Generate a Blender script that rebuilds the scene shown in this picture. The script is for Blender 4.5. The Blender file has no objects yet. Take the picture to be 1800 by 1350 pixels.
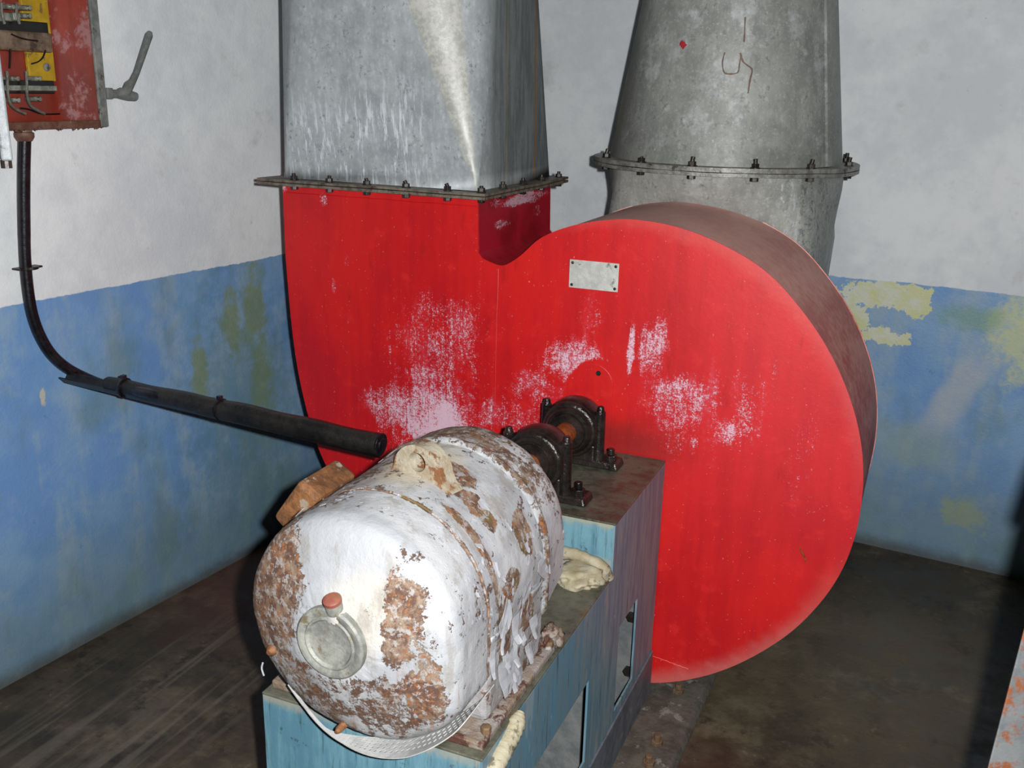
import bpy, bmesh, math, random
from mathutils import Vector, Matrix, noise as mnoise
random.seed(7)
S = bpy.context.scene
COL = S.collection
# ------------------------------------------------------------------ camera
F_PX, PITCH, ROLL, YAW = 1711.2, 0.29431, 0.02499, 0.40085
CAM = Vector((0, 0, 1.6))
_f = Vector((-math.sin(YAW)*math.cos(PITCH), math.cos(YAW)*math.cos(PITCH), -math.sin(PITCH)))
_r = Vector((math.cos(YAW), math.sin(YAW), 0)); _u = _r.cross(_f)
_c, _s = math.cos(ROLL), math.sin(ROLL)
RIGHT, UP, FWD = _c*_r+_s*_u, -_s*_r+_c*_u, _f
cd = bpy.data.cameras.new('camera'); cam = bpy.data.objects.new('camera', cd); COL.objects.link(cam)
cd.sensor_width = 36; cd.lens = F_PX*36/1800; cd.clip_start = .02
cam.matrix_world = Matrix(((RIGHT.x, UP.x, -FWD.x, CAM.x), (RIGHT.y, UP.y, -FWD.y, CAM.y), (RIGHT.z, UP.z, -FWD.z, CAM.z), (0, 0, 0, 1)))
S.camera = cam
# ------------------------------------------------------------------ light: the camera's flash and a weak fill light added behind it
w = bpy.data.worlds.new('world'); S.world = w; w.use_nodes = True
w.node_tree.nodes['Background'].inputs[0].default_value = (.6, .65, .7, 1); w.node_tree.nodes['Background'].inputs[1].default_value = .02
ld = bpy.data.lights.new('flash', 'SPOT'); ld.spot_size = math.radians(92); ld.spot_blend = .55; ld.energy = 285; ld.shadow_soft_size = .014; ld.color = (.985, .99, 1.0)
lo = bpy.data.objects.new('flash', ld); COL.objects.link(lo); lo.matrix_world = Matrix.Translation(CAM + RIGHT*.068 + UP*.03 - FWD*.01) @ cam.matrix_world.to_3x3().to_4x4()
l2 = bpy.data.lights.new('fill_light', 'AREA'); l2.energy = 1.2; l2.size = .8; l2.color = (.85, .93, 1)
lo2 = bpy.data.objects.new('fill_light', l2); COL.objects.link(lo2); lo2.location = (.6, -1.5, 3.2)
S.view_settings.view_transform = 'Standard'; S.view_settings.look = 'None'; S.view_settings.gamma = 1
S.view_settings.use_curve_mapping = False; S.view_settings.exposure = 0.0

# ------------------------------------------------------------------ picture-to-plane helpers (used for placement only)
def ray(px, py): return RIGHT*((px-900)/F_PX) + UP*((675-py)/F_PX) + FWD
def onx(px, py, X): d = ray(px, py); return CAM + d*(X/d.x)
def ony(px, py, Y): d = ray(px, py); return CAM + d*(Y/d.y)
def onz(px, py, Z): d = ray(px, py); return CAM + d*((Z-CAM.z)/d.z)
WA = .1034
def onleft(px, py, off=0.0):
    d = ray(px, py); return CAM + d*((-2.126-WA*1.87+off)/(d.x-WA*d.y))
def wallx(y): return -2.126+WA*(y-1.87)
def wally(x): return 3.59-WA*x

# ------------------------------------------------------------------ node helper
def srgb(r, g, b):
    f = lambda c: (c/255/12.92) if c/255 <= .04045 else ((c/255+.055)/1.055)**2.4
    return (f(r), f(g), f(b), 1)
class V:
    def __init__(s, m, k): s.m, s.k = m, k
    def _o(s, op, o, rev=False):
        n = s.m.nt.nodes.new('ShaderNodeMath'); n.operation = op
        a, b = (o, s) if rev else (s, o)
        s.m.put(a, n.inputs[0]); s.m.put(b, n.inputs[1]); return V(s.m, n.outputs[0])
    def __add__(s, o): return s._o('ADD', o)
    def __radd__(s, o): return s._o('ADD', o)
    def __sub__(s, o): return s._o('SUBTRACT', o)
    def __rsub__(s, o): return s._o('SUBTRACT', o, True)
    def __mul__(s, o): return s._o('MULTIPLY', o)
    def __rmul__(s, o): return s._o('MULTIPLY', o)
    def __truediv__(s, o): return s._o('DIVIDE', o)
    def mx(s, o): return s._o('MAXIMUM', o)
    def mn(s, o): return s._o('MINIMUM', o)
    def pw(s, o): return s._o('POWER', o)
    def ab(s): return s._o('ABSOLUTE', 0)
    def at2(s, o): return s._o('ARCTAN2', o)
class Mat:
    def __init__(s, name, rough=.5, metal=0.0):
        s.m = bpy.data.materials.new(name); s.m.use_nodes = True; s.nt = s.m.node_tree
        s.b = s.nt.nodes['Principled BSDF']; s.b.inputs['Roughness'].default_value = rough; s.b.inputs['Metallic'].default_value = metal
        tc = s.nt.nodes.new('ShaderNodeTexCoord'); s.co = tc.outputs['Object']
        sp = s.nt.nodes.new('ShaderNodeSeparateXYZ'); s.nt.links.new(s.co, sp.inputs[0])
        s.x, s.y, s.z = (V(s, sp.outputs[i]) for i in range(3))
    def put(s, v, sock):
        if isinstance(v, V): s.nt.links.new(v.k, sock)
        elif isinstance(v, tuple): sock.default_value = v
        else: sock.default_value = v
    def noise(s, sc, det=4, rough=.55, st=(1, 1, 1), off=(0, 0, 0), dist=0.0):
        mp = s.nt.nodes.new('ShaderNodeMapping'); mp.inputs['Scale'].default_value = st; mp.inputs['Location'].default_value = off
        s.nt.links.new(s.co, mp.inputs[0])
        n = s.nt.nodes.new('ShaderNodeTexNoise'); n.inputs['Scale'].default_value = sc; n.inputs['Detail'].default_value = det
        n.inputs['Roughness'].default_value = rough; n.inputs['Distortion'].default_value = dist
        s.nt.links.new(mp.outputs[0], n.inputs['Vector']); return V(s, n.outputs[0])
    def vor(s, sc, st=(1, 1, 1), feat='F1', rnd=1.0, out='Distance'):
        mp = s.nt.nodes.new('ShaderNodeMapping'); mp.inputs['Scale'].default_value = st; s.nt.links.new(s.co, mp.inputs[0])
        n = s.nt.nodes.new('ShaderNodeTexVoronoi'); n.feature = feat; n.inputs['Scale'].default_value = sc
        n.inputs['Randomness'].default_value = rnd
        s.nt.links.new(mp.outputs[0], n.inputs['Vector']); return V(s, n.outputs[out])
    def sm(s, v, a, b, lo=0.0, hi=1.0):
        n = s.nt.nodes.new('ShaderNodeMapRange'); n.interpolation_type = 'SMOOTHSTEP'
        s.put(v, n.inputs['Value'])
        # smoothstep wants from_min < from_max
        if a <= b: args = (a, b, lo, hi)
        else: args = (b, a, hi, lo)
        for i, t in enumerate(args): n.inputs[i+1].default_value = t
        return V(s, n.outputs['Result'])
    def mix(s, f, a, b):
        n = s.nt.nodes.new('ShaderNodeMix'); n.data_type = 'RGBA'
        s.put(f, n.inputs[0]); s.put(a, n.inputs[6]); s.put(b, n.inputs[7]); return V(s, n.outputs[2])
    def blob(s, u, v, cu, cv, ru, rv, soft=.35, wob=None):
        du = (u-cu)*(1/ru); dv = (v-cv)*(1/rv)
        d = (du*du+dv*dv).pw(.5)
        if wob is not None: d = d + wob
        return s.sm(d, 1+soft, 1-soft)
    def color(s, c): s.put(c, s.b.inputs['Base Color']); return s
    def rough(s, c): s.put(c, s.b.inputs['Roughness']); return s
    def metal(s, c): s.put(c, s.b.inputs['Metallic']); return s
    def bump(s, h, dist=.002, strength=1.0):
        n = s.nt.nodes.new('ShaderNodeBump'); n.inputs['Distance'].default_value = dist; n.inputs['Strength'].default_value = strength
        s.put(h, n.inputs['Height']); s.nt.links.new(n.outputs[0], s.b.inputs['Normal']); return s
def union(vs):
    r = vs[0]
    for v in vs[1:]: r = r.mx(v)
    return r

# ------------------------------------------------------------------ materials
def mat_wall(name, back):
    m = Mat(name, .75); u = m.x if back else m.y
    st = (1, 1, 1)
    n1 = m.noise(2.2, 5, .6); n2 = m.noise(14, 6, .65); n3 = m.noise(90, 3, .6); drip = m.noise(6, 5, .6, (1.6, 1.6, .18)); n4 = m.noise(5, 6, .6, off=(3, 7, 1))
    line = (.992 if back else 1.037) + (m.noise(9, 4)-.5)*.016 + (m.noise(50, 3)-.5)*.006
    isblue = m.sm(m.z-line, .002, -.002)
    white = m.mix(m.sm(n1*.6+n2*.4, .38, .62), srgb(208, 212, 215), srgb(226, 229, 229))
    white = m.mix(m.sm(n2*.5+n4*.5, .54, .70)*.5, white, srgb(168, 168, 166))
    white = m.mix(m.sm(m.noise(30, 6, .7, off=(9, 1, 2)), .64, .74)*.35, white, srgb(140, 140, 138))
    blue = m.mix(m.sm(n4, .35, .65), srgb(104, 146, 196), srgb(124, 160, 196))
    blue = m.mix(m.sm(drip*.6+n2*.4, .46, .62)*.6, blue, srgb(150, 172, 182))
    blue = m.mix(m.sm(m.noise(4, 5, .6, (1, 1, .6), off=(5, 5, 5)), .5, .68)*.55, blue, srgb(98, 128, 128))
    # greener and dirtier towards the floor
    low = m.sm(m.z+(n1-.5)*.35, .55, .05)
    blue = m.mix(low*.62, blue, srgb(92, 112, 104))
    blue = m.mix(m.sm(m.noise(38, 6, .75, off=(1, 2, 3)), .63, .70)*.4, blue, srgb(80, 100, 120))
    wob = (n2-.5)*2.6+(m.noise(45, 5, .7)-.5)*1.6
    if back:
        peel = union([m.blob(u, m.z, a, b, c, d, .03, wob) for a, b, c, d in
                      ((-.20, .93, .085, .045), (-.12, .945, .10, .055), (-.02, .935, .05, .05), (-.22, .85, .065, .055), (-.10, .80, .085, .032), (-.22, .74, .05, .03), (-.3, .9, .12, .05))])
        pale = m.mix(m.sm(n2, .4, .6), srgb(200, 203, 150), srgb(205, 208, 190))
        blue = m.mix(m.blob(u, m.z, .33, .87, .10, .13, .5, wob)*.85, blue, srgb(190, 196, 150))
        blue = m.mix(m.blob(u, m.z, .16, .90, .09, .04, .6, wob)*.6, blue, srgb(110, 150, 120))
        gd = (u-.15)*1.0+(m.z-.60)*-.42
        grey = m.sm(gd.ab()+(n4-.5)*.12, .075, .02)*m.sm(m.z, .42, .55)*m.sm(m.z, .85, .7)*m.sm(u, .0, .08)
        blue = m.mix(grey*.6, blue, srgb(176, 180, 180))
        blue = m.mix(m.blob(u, m.z, .24, .20, .065, .055, .4, wob)*.5, blue, srgb(150, 156, 90))
        blue = m.mix(m.blob(u, m.z, .05, .42, .12, .08, .6, wob*.5)*.4, blue, srgb(160, 168, 130))
        blue = m.mix(peel, blue, pale)
        white = m.mix(m.blob(u, m.z, -1.0, 1.25, .14, .35, .5, wob)*.45, white, srgb(150, 152, 150))
    else:
        ol = union([m.blob(u, m.z, a, b, c, d, .5, wob) for a, b, c, d in ((2.60, .86, .05, .14), (2.50, .84, .04, .13), (2.62, .62, .05, .18), (2.35, .70, .03, .12))])
        blue = m.mix(ol*.75, blue, srgb(136, 146, 84))
        blue = m.mix(m.blob(u, m.z, 2.55, .55, .22, .35, .7, wob)*.5, blue, srgb(92, 124, 116))
        blue = m.mix(union([m.blob(u, m.z, a, b, c, d, .25, wob) for a, b, c, d in ((1.56, .52, .02, .016), (1.57, .44, .025, .03), (1.80, .775, .008, .02))]), blue, srgb(186, 184, 168))
    # greyed band and rim of dirt at the very bottom
    blue = m.mix(m.sm(m.z+(n2-.5)*.05, .06, .0)*.75, blue, srgb(70, 66, 56))
    m.color(m.mix(isblue, white, blue)); m.rough(m.mix(isblue, (.85,)*3+(1,), (.5,)*3+(1,)))
    m.bump(n2*.5+n3*.25+isblue*.12+m.noise(200, 2)*.12, .006, .55)
    return m.m
def mat_floor():
    m = Mat('wet_concrete', .5)
    n1 = m.noise(1.6, 6, .6); n2 = m.noise(9, 6, .65); n3 = m.noise(60, 4, .6)
    c = m.mix(m.sm(n1*.5+n2*.5, .36, .66), srgb(50, 43, 33), srgb(84, 74, 56))
    c = m.mix(m.sm(m.noise(4, 6, .7, off=(4, 4, 0)), .52, .68)*.7, c, srgb(40, 35, 28))
    c = m.mix(m.sm(m.noise(3.2, 7, .7, off=(1, 6, 0)), .53, .66)*.55, c, srgb(108, 98, 78)); c = m.mix(m.sm(n3*.5+n2*.5, .58, .68)*.4, c, srgb(124, 116, 98)); c = m.mix(m.sm(m.noise(7, 7, .75, off=(8, 6, 0)), .55, .64)*.6, c, srgb(28, 24, 19))
    c = m.mix(m.blob(m.x, m.y, -1.85, 2.35, .26, .30, .6, (n2-.5)*1.5)*.55, c, srgb(96, 52, 40))
    # scraped pale lines that run along the left wall
    t = (m.x+1.72)*1.0 - (m.y-1.35)*.28
    ln = m.sm(m.noise(1, 3, .5, (26, 1.2, 1), off=(.3, 0, 0)), .50, .62)
    reg = m.blob(m.x, m.y, -1.78, 1.62, .26, .5, .45, (n2-.5)*.8)
    c = m.mix(ln*reg*.38, c, srgb(120, 114, 98))
    c = m.mix(m.blob(m.x, m.y, -.05, 2.75, .5, .35, .7, (n2-.5)*1.6)*.25, c, srgb(124, 114, 90))
    m.color(c); m.rough(m.sm(n2, .3, .7, .35, .75)); m.bump(n2*.5+n3*.3+n1*.6, .008, .6); return m.m
def mat_red():
    m = Mat('chalky_red_paint', .38); x, z = m.x, m.z
    n1 = m.noise(3, 5, .6); n2 = m.noise(16, 6, .65); st = m.noise(1, 4, .6, (30, 30, 3.2)); fine = m.noise(230, 3, .8); fine2 = m.noise(95, 5, .75)
    c = m.mix(m.sm(n1*.6+st*.4, .38, .62), srgb(200, 22, 20), srgb(180, 13, 22))
    c = m.mix(m.sm(n2, .54, .72)*.5, c, srgb(216, 40, 34))
    c = m.mix(m.sm(x, -.8, -.2)*.22*m.sm(z, .3, .8), c, srgb(220, 70, 80))
    wob = (m.noise(7, 5, .65)-.5)*2.0+(st-.5)*1.8
    B = lambda a, b, cc, d, s=.8: m.blob(x, z, a, b, cc, d, s, wob)
    cov = union([B(-1.24, .72, .22, .18)*.78, B(-1.21, .60, .21, .16)*.92, B(-1.19, .70, .10, .12)*1.0, B(-1.22, .90, .20, .18)*.58, B(-1.28, .95, .15, .15)*.3, B(-1.14, .99, .07, .07)*.62, B(-1.32, .62, .10, .10)*.65,
                 B(-.97, .74, .15, .06)*.8, B(-.89, .83, .10, .06)*.68, B(-.81, .92, .09, .075)*.78, B(-.76, 1.06, .05, .06)*.55,
                 B(-.60, .99, .05, .10)*.72, B(-.51, .84, .14, .11)*.72, B(-.50, .76, .12, .08)*.62, B(-.60, .86, .04, .14)*.5, B(-.36, .86, .06, .13)*.58, B(-.40, .80, .06, .06)*.72, B(-.655, .98, .012, .10, .4)*.7,
                 B(-.28, .97, .06, .12)*.42, B(-.2, .75, .07, .16)*.42, B(-.45, 1.08, .2, .06)*.3,
                 B(-1.535, 1.055, .008, .028, .6)*.65, B(-1.49, 1.13, .009, .022, .6)*.55, B(-1.49, 1.01, .012, .13)*.5, B(-1.56, 1.29, .018, .03, .6)*.6, B(-1.24, 1.285, .012, .016, .6)*.5,
                 B(-1.08, .95, .012, .28)*.42, B(-1.69, 1.32, .02, .025)*.7, B(-1.65, .72, .02, .2)*.3])
    # a clean patch where something covered the plate around the shaft
    clean = m.blob(x, z, -.745, .80, .085, .135, .08, (n2-.5)*.25)
    cov = cov*(1-clean)*m.sm(m.noise(5, 5, .65, off=(2, 2, 6)), .30, .54, .72, 1.12)
    stv = m.noise(1, 5, .75, (70, 70, 4), off=(6, 6, 6))
    sp = m.sm(fine*.55+fine2*.4+st*.3+stv*.35+cov*.40, 1.055, 1.17)*m.sm(cov, .04, .35)
    haze = m.sm(cov+(fine2-.5)*.9, .45, 1.15)*.5
    c = m.mix(haze*.8, c, srgb(200, 110, 138)); c = m.mix(sp*.72, c, srgb(222, 202, 216))
    dots = m.sm(m.noise(150, 2, .6, off=(5, 5, 5)), .715, .74)
    c = m.mix(dots*.3, c, srgb(232, 190, 190))
    c = m.mix(m.sm(m.noise(26, 4, .6, (1, 1, .25), off=(1, 9, 2)), .60, .72)*.28, c, srgb(120, 10, 16))
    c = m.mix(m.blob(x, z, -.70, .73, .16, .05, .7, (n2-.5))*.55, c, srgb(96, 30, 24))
    rimd = ((x+.705)*(x+.705)+(z-.665)*(z-.665)).pw(.5)
    c = m.mix(m.sm(rimd+(n2-.5)*.06, .585, .645)*m.sm(z, .6, .2)*.6*m.sm(x, -.8, -.6), c, srgb(186, 110, 104))
    c = m.mix(m.sm(rimd+(n2-.5)*.05, .60, .645)*m.sm(z, .6, .9)*.3*m.sm(x, -.9, -.8), c, srgb(206, 100, 96))
    m.color(c); m.rough(.42+sp*.3); m.bump(fine2*.25+n2*.3+sp*.35, .0025, .6); return m.m
def mat_band():
    m = Mat('dusty_faded_red_paint', .6); n1 = m.noise(6, 6, .6, (1, .35, 1)); n2 = m.noise(40, 5, .65)
    c = m.mix(m.sm(n1*.6+n2*.4, .40, .62), srgb(190, 84, 76), srgb(224, 150, 136))
    c = m.mix(m.sm(m.noise(15, 5, .6, (1, .4, 1), off=(3, 3, 3)), .56, .70)*.6, c, srgb(186, 48, 54))
    c = m.mix(m.sm(m.z, 1.0, 1.3)*.55, c, srgb(228, 188, 176))
    m.color(c); m.bump(n2*.5+n1*.3, .003, .5); return m.m
def mat_neck():
    m = Mat('crimson_neck_paint', .4); n1 = m.noise(8, 6, .6); n2 = m.noise(45, 5, .7); hor = m.noise(1, 4, .65, (6, 6, 34)); fine = m.noise(160, 3, .8)
    c = m.mix(m.sm(n1, .4, .6), srgb(140, 12, 28), srgb(168, 22, 42))
    cov = union([m.blob(m.y, m.z, 2.62, 1.30, .26, .022, .5, (n1-.5)*2), m.blob(m.y, m.z, 2.45, 1.245, .06, .018, .5, (n1-.5)*2)*.8, m.blob(m.y, m.z, 2.72, 1.255, .05, .02, .5, (n1-.5)*2)*.7])
    c = m.mix(m.sm(fine*.6+hor*.5+cov*.34, .78, .92)*m.sm(cov, .1, .6)*.7, c, srgb(222, 200, 214))
    m.color(c); m.bump(n1*.4+n2*.2, .003, .5); return m.m
def mat_galv(name, kind):
    m = Mat(name, .45, .0); x, y, z = m.x, m.y, m.z
    n1 = m.noise(3.2, 6, .6); n2 = m.noise(18, 6, .68); n3 = m.noise(80, 4, .7); st = m.noise(1, 5, .65, (42, 42, 5)); sp = m.vor(70, (1, 1, .6))
    a, b = (srgb(150, 156, 158), srgb(190, 195, 197)) if kind == 'left' else (srgb(126, 128, 123), srgb(168, 170, 163))
    c = m.mix(m.sm(n1*.45+n2*.35+st*.2, .36, .64), a, b)
    c = m.mix(m.sm(n2*.5+n3*.5, .54, .64)*.6, c, srgb(84, 90, 90)); c = m.mix(m.sm(m.noise(7, 6, .75, off=(6, 2, 2)), .54, .66)*.5, c, srgb(198, 202, 202)); c = m.mix(m.sm(m.noise(140, 3, .7), .56, .68)*.4, c, srgb(206, 208, 208)); c = m.mix(m.sm(sp, .1, .5)*.18, c, srgb(90, 96, 98))
    if kind == 'left':
        # pale drips low on the sheet, facet shade painted along the left edge, rust runs on the right flank
        dr = m.sm(m.noise(1, 5, .75, (75, 75, 8)), .52, .62)*m.sm(z+(n1-.5)*.3, 1.66, 1.48)*m.sm(x, -1.15, -1.35)
        c = m.mix(dr*.9, c, srgb(216, 222, 226))
        edge = (z-1.34)*.39; wb_ = (n2-.5)*.014
        c = m.mix(m.sm(x+1.092+edge+wb_, -.004, .004)*m.sm(x+1.092+(z-1.34)*.125+wb_*.5, .008, -.004)*m.sm(y, 2.42, 2.35)*.85, c, m.mix(m.sm(n2*.5+n3*.5, .42, .58), srgb(158, 158, 150), srgb(190, 189, 178)))
        c = m.mix(m.sm(x+1.692-(z-1.34)*.14, .01, -.01)*.5, c, srgb(112, 118, 118))
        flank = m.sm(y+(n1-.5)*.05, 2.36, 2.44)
        c = m.mix(flank*.8*m.sm(x, -1.35, -1.2), c, m.mix(m.sm(st, .42, .58), srgb(84, 90, 92), srgb(112, 118, 119)))  # shaded side of the duct, darkened in the sheet colour
        run = m.sm((y-2.70+(m.noise(4, 2)-.5)*.04).ab(), .007, .0015)*m.sm(x, -1.4, -1.2)
        c = m.mix(run*.95, c, srgb(160, 108, 40))
        run2 = m.sm((y-2.50+(m.noise(4, 2)-.5)*.03).ab(), .005, .001)*m.sm(x, -1.4, -1.2)
        c = m.mix(run2*.55, c, srgb(150, 130, 84))
        c = m.mix(m.sm(z+(n2-.5)*.05, 1.385, 1.345)*.45*m.sm(n2, .4, .6), c, srgb(84, 84, 78))
    elif kind == 'right':
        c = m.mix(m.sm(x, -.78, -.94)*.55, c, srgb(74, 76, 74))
        c = m.mix(m.blob(x, z, -.92+.0, 1.66, .016, .2, .5, (n2-.5))*.6, c, srgb(140, 128, 78))
        c = m.mix(m.sm(z+(n2-.5)*.08, 1.50, 1.42)*.35, c, srgb(92, 92, 82))
    else:
        wet = m.sm(n3*.6+st*.4, .54, .62)*(m.sm(x, -.50, -.34)+m.sm(x, -.86, -.94)).mn(1.0)
        c = m.mix(wet*.8, c, srgb(208, 212, 214)); c = m.mix(m.sm(n3, .5, .58)*m.sm(x, -.42, -.32)*.5, c, srgb(48, 52, 54))
    m.color(c); m.metal(.12); m.rough(m.sm(n2, .3, .7, .42, .62)); m.bump(n2*.35+n3*.2+st*.3, .0025, .6); return m.m
def mat_motor():
    m = Mat('peeling_white_paint_over_rust', .5); x, y, z = m.x, m.y, m.z
    X0, Z0 = -.757, .78
    ang = (x-X0).at2(z-Z0)                      # 0 on top, positive to the right
    r = ((x-X0)*(x-X0)+(z-Z0)*(z-Z0)).pw(.5)
    n1 = m.noise(9, 3, .5); n2 = m.noise(34, 8, .72, dist=.4); n3 = m.noise(120, 6, .75); n4 = m.noise(24, 7, .7, (1, 1, .3), off=(4, 2, 8))
    front = m.sm(y, 1.20, 1.15)
    wob = (m.noise(22, 6, .7)-.5)*1.5
    A = lambda a, b, c, d, s=.25: m.blob(ang, y, a, b, c, d, s, wob)
    Fb = lambda a, b, c, d, s=.35: m.blob(x, z, a, b, c, d, s, wob)*front
    # where rust shows: low values of cover
    cover = .605+(n1-.5)*.35
    cover = cover - Fb(-.905, .80, .065, .10)*.30 - Fb(-.86, .89, .07, .05)*.26 - Fb(-.672, .862, .055, .05)*.34 - Fb(-.65, .80, .035, .035)*.2 - Fb(-.61, .72, .03, .06)*.2 - Fb(-.76, .665, .16, .075)*.115 - Fb(-.88, .69, .06, .05)*.05
    cover = cover + Fb(-.76, .93, .075, .08)*.35 + Fb(-.70, .86, .03, .12)*.3
    side = 1-front
    cover = cover - side*(A(1.15, 1.44, .20, .028)+A(1.45, 1.36, .12, .03)+A(.70, 1.36, .26, .022)+A(.28, 1.40, .25, .028)+A(1.0, 1.30, .5, .010)+A(1.75, 1.33, .35, .03)+A(2.0, 1.42, .3, .04)).mn(1.0)*.42
    rear = m.sm(y, 1.508, 1.530)
    cover = cover - rear*m.sm(ang, 1.3, .9)*.17*m.sm(y, 1.62, 1.57, .55, 1.0)
    cover = cover - m.sm((y-1.512).ab(), .016, .006)*.16 - m.sm((y-1.262).ab(), .008, .003)*.22
    cover = cover - m.sm(ang, -.1, -.5)*side*.12
    mask0 = n2*.48+n3*.30+n4*.22
    paint = m.sm(cover+(mask0-.5)*1.75-.0, .485, .50)
    white = m.mix(m.sm(n1, .4, .6), srgb(156, 158, 161), srgb(176, 177, 178))
    cream = m.blob(ang, y, -.02, 1.39, .33, .09, .4, wob*.6).mx(m.blob(x, z, -.70, .84, .06, .06, .5, wob)*front*.5)
    white = m.mix(cream*.8, white, srgb(190, 178, 152))
    white = m.mix(m.sm(n4, .50, .64)*.55, white, srgb(128, 122, 112))
    white = m.mix(m.sm(n3, .60, .68)*.4*m.sm(cover, .62, .5), white, srgb(150, 98, 56))
    under = m.mix(m.sm(n2, .42, .60), srgb(84, 60, 48), srgb(136, 116, 98))
    under = m.mix(m.sm(n3*.6+n4*.4, .50, .60), under, srgb(140, 88, 46))
    under = m.mix(m.sm(m.noise(14, 3, off=(7, 7, 7)), .55, .65)*.8*side, under, srgb(96, 78, 34))
    under = m.mix(m.sm(m.noise(60, 5, .7, off=(2, 7, 7)), .60, .66)*.7, under, srgb(60, 50, 48))
    under = m.mix(m.sm(m.noise(70, 6, .75, off=(2, 1, 7)), .53, .57)*.75, under, srgb(158, 156, 154))
    streak = m.sm(m.noise(1, 4, .7, (60, 60, 7), off=(2, 2, 2)), .56, .70)*front*m.sm(z, .78, .70)
    white = m.mix(streak*.6, white, srgb(146, 96, 58))
    m.color(m.mix(paint, under, white)); m.rough(.80-paint*.32)
    m.bump(paint*.65+n3*.35+n2*.4, .004, .9); return m.m
def mat_steelpaint(name, kind):
    m = Mat(name, .5); x, y, z = m.x, m.y, m.z
    n1 = m.noise(5, 5, .6); n2 = m.noise(28, 7, .7); st = m.noise(1, 5, .7, (38, 38, 4.5)); st2 = m.noise(1, 4, .7, (90, 90, 8), off=(4, 4, 1)); n3 = m.noise(120, 4, .7)
    if kind == 'front':
        c = m.mix(m.sm(n1*.4+st*.6, .40, .60), srgb(104, 144, 156), srgb(80, 120, 136))
        c = m.mix(m.sm(st2, .55, .66)*.6, c, srgb(52, 78, 82)); c = m.mix(m.sm(n2, .62, .70)*.7, c, srgb(48, 58, 56))
        c = m.mix(m.sm(z+(n2-.5)*.05, .545, .565)*m.sm(z, .62, .6)*.7, c, srgb(150, 144, 126))
        c = m.mix(m.sm(z+(n2-.5)*.07, .672, .695)*.8, c, srgb(160, 152, 122))
    elif kind == 'side':
        c = m.mix(m.sm(n1*.3+st*.7, .42, .58), srgb(84, 128, 148), srgb(94, 120, 130))
        c = m.mix(m.sm(y, 1.45, 1.95)*.7, c, m.mix(m.sm(st, .4, .6), srgb(92, 124, 138), srgb(126, 150, 156)))
        c = m.mix(m.sm(st2, .57, .68)*.55, c, srgb(44, 54, 64)); c = m.mix(m.sm(m.noise(1, 4, .7, (40, 40, 12), off=(1, 6, 2)), .66, .70)*.8, c, srgb(130, 156, 168))
        c = m.mix(m.sm(m.noise(1, 3, .7, (14, 14, 5), off=(8, 6, 2)), .58, .66)*.35, c, srgb(160, 156, 148))
    elif kind == 'top':
        c = m.mix(m.sm(n1*.5+n2*.5, .38, .62), srgb(54, 54, 44), srgb(98, 98, 84))
        c = m.mix(m.sm(n2, .56, .66)*.5, c, srgb(38, 36, 30)); c = m.mix(m.sm(n3*.5+n2*.5, .60, .66)*.6, c, srgb(130, 136, 126))
        c = m.mix(m.sm(m.noise(11, 6, .7, off=(3, 1, 9)), .58, .66)*.5, c, srgb(110, 78, 40))
        m.color(c); m.rough(m.sm(n2, .3, .7, .25, .6)); m.bump(n2*.5+n3*.3, .004, .7); return m.m
    m.color(c); m.bump(n2*.4+st*.3, .003, .6); return m.m
def mat_basic(name, c1, c2, sc=40, rough=.5, metal=0.0, b=.002, st=(1, 1, 1), c3=None, t3=.6):
    m = Mat(name, rough, metal); n = m.noise(sc, 6, .68, st); n2 = m.noise(sc*.3, 5, .6, st, off=(3, 1, 4))
    c = m.mix(m.sm(n*.5+n2*.5, .4, .6), srgb(*c1), srgb(*c2))
    if c3: c = m.mix(m.sm(m.noise(sc*.6, 6, .7, off=(8, 8, 8)), t3-.02, t3+.05), c, srgb(*c3))
    m.color(c)
    if b: m.bump(n, b, .7)
    return m.m
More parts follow.
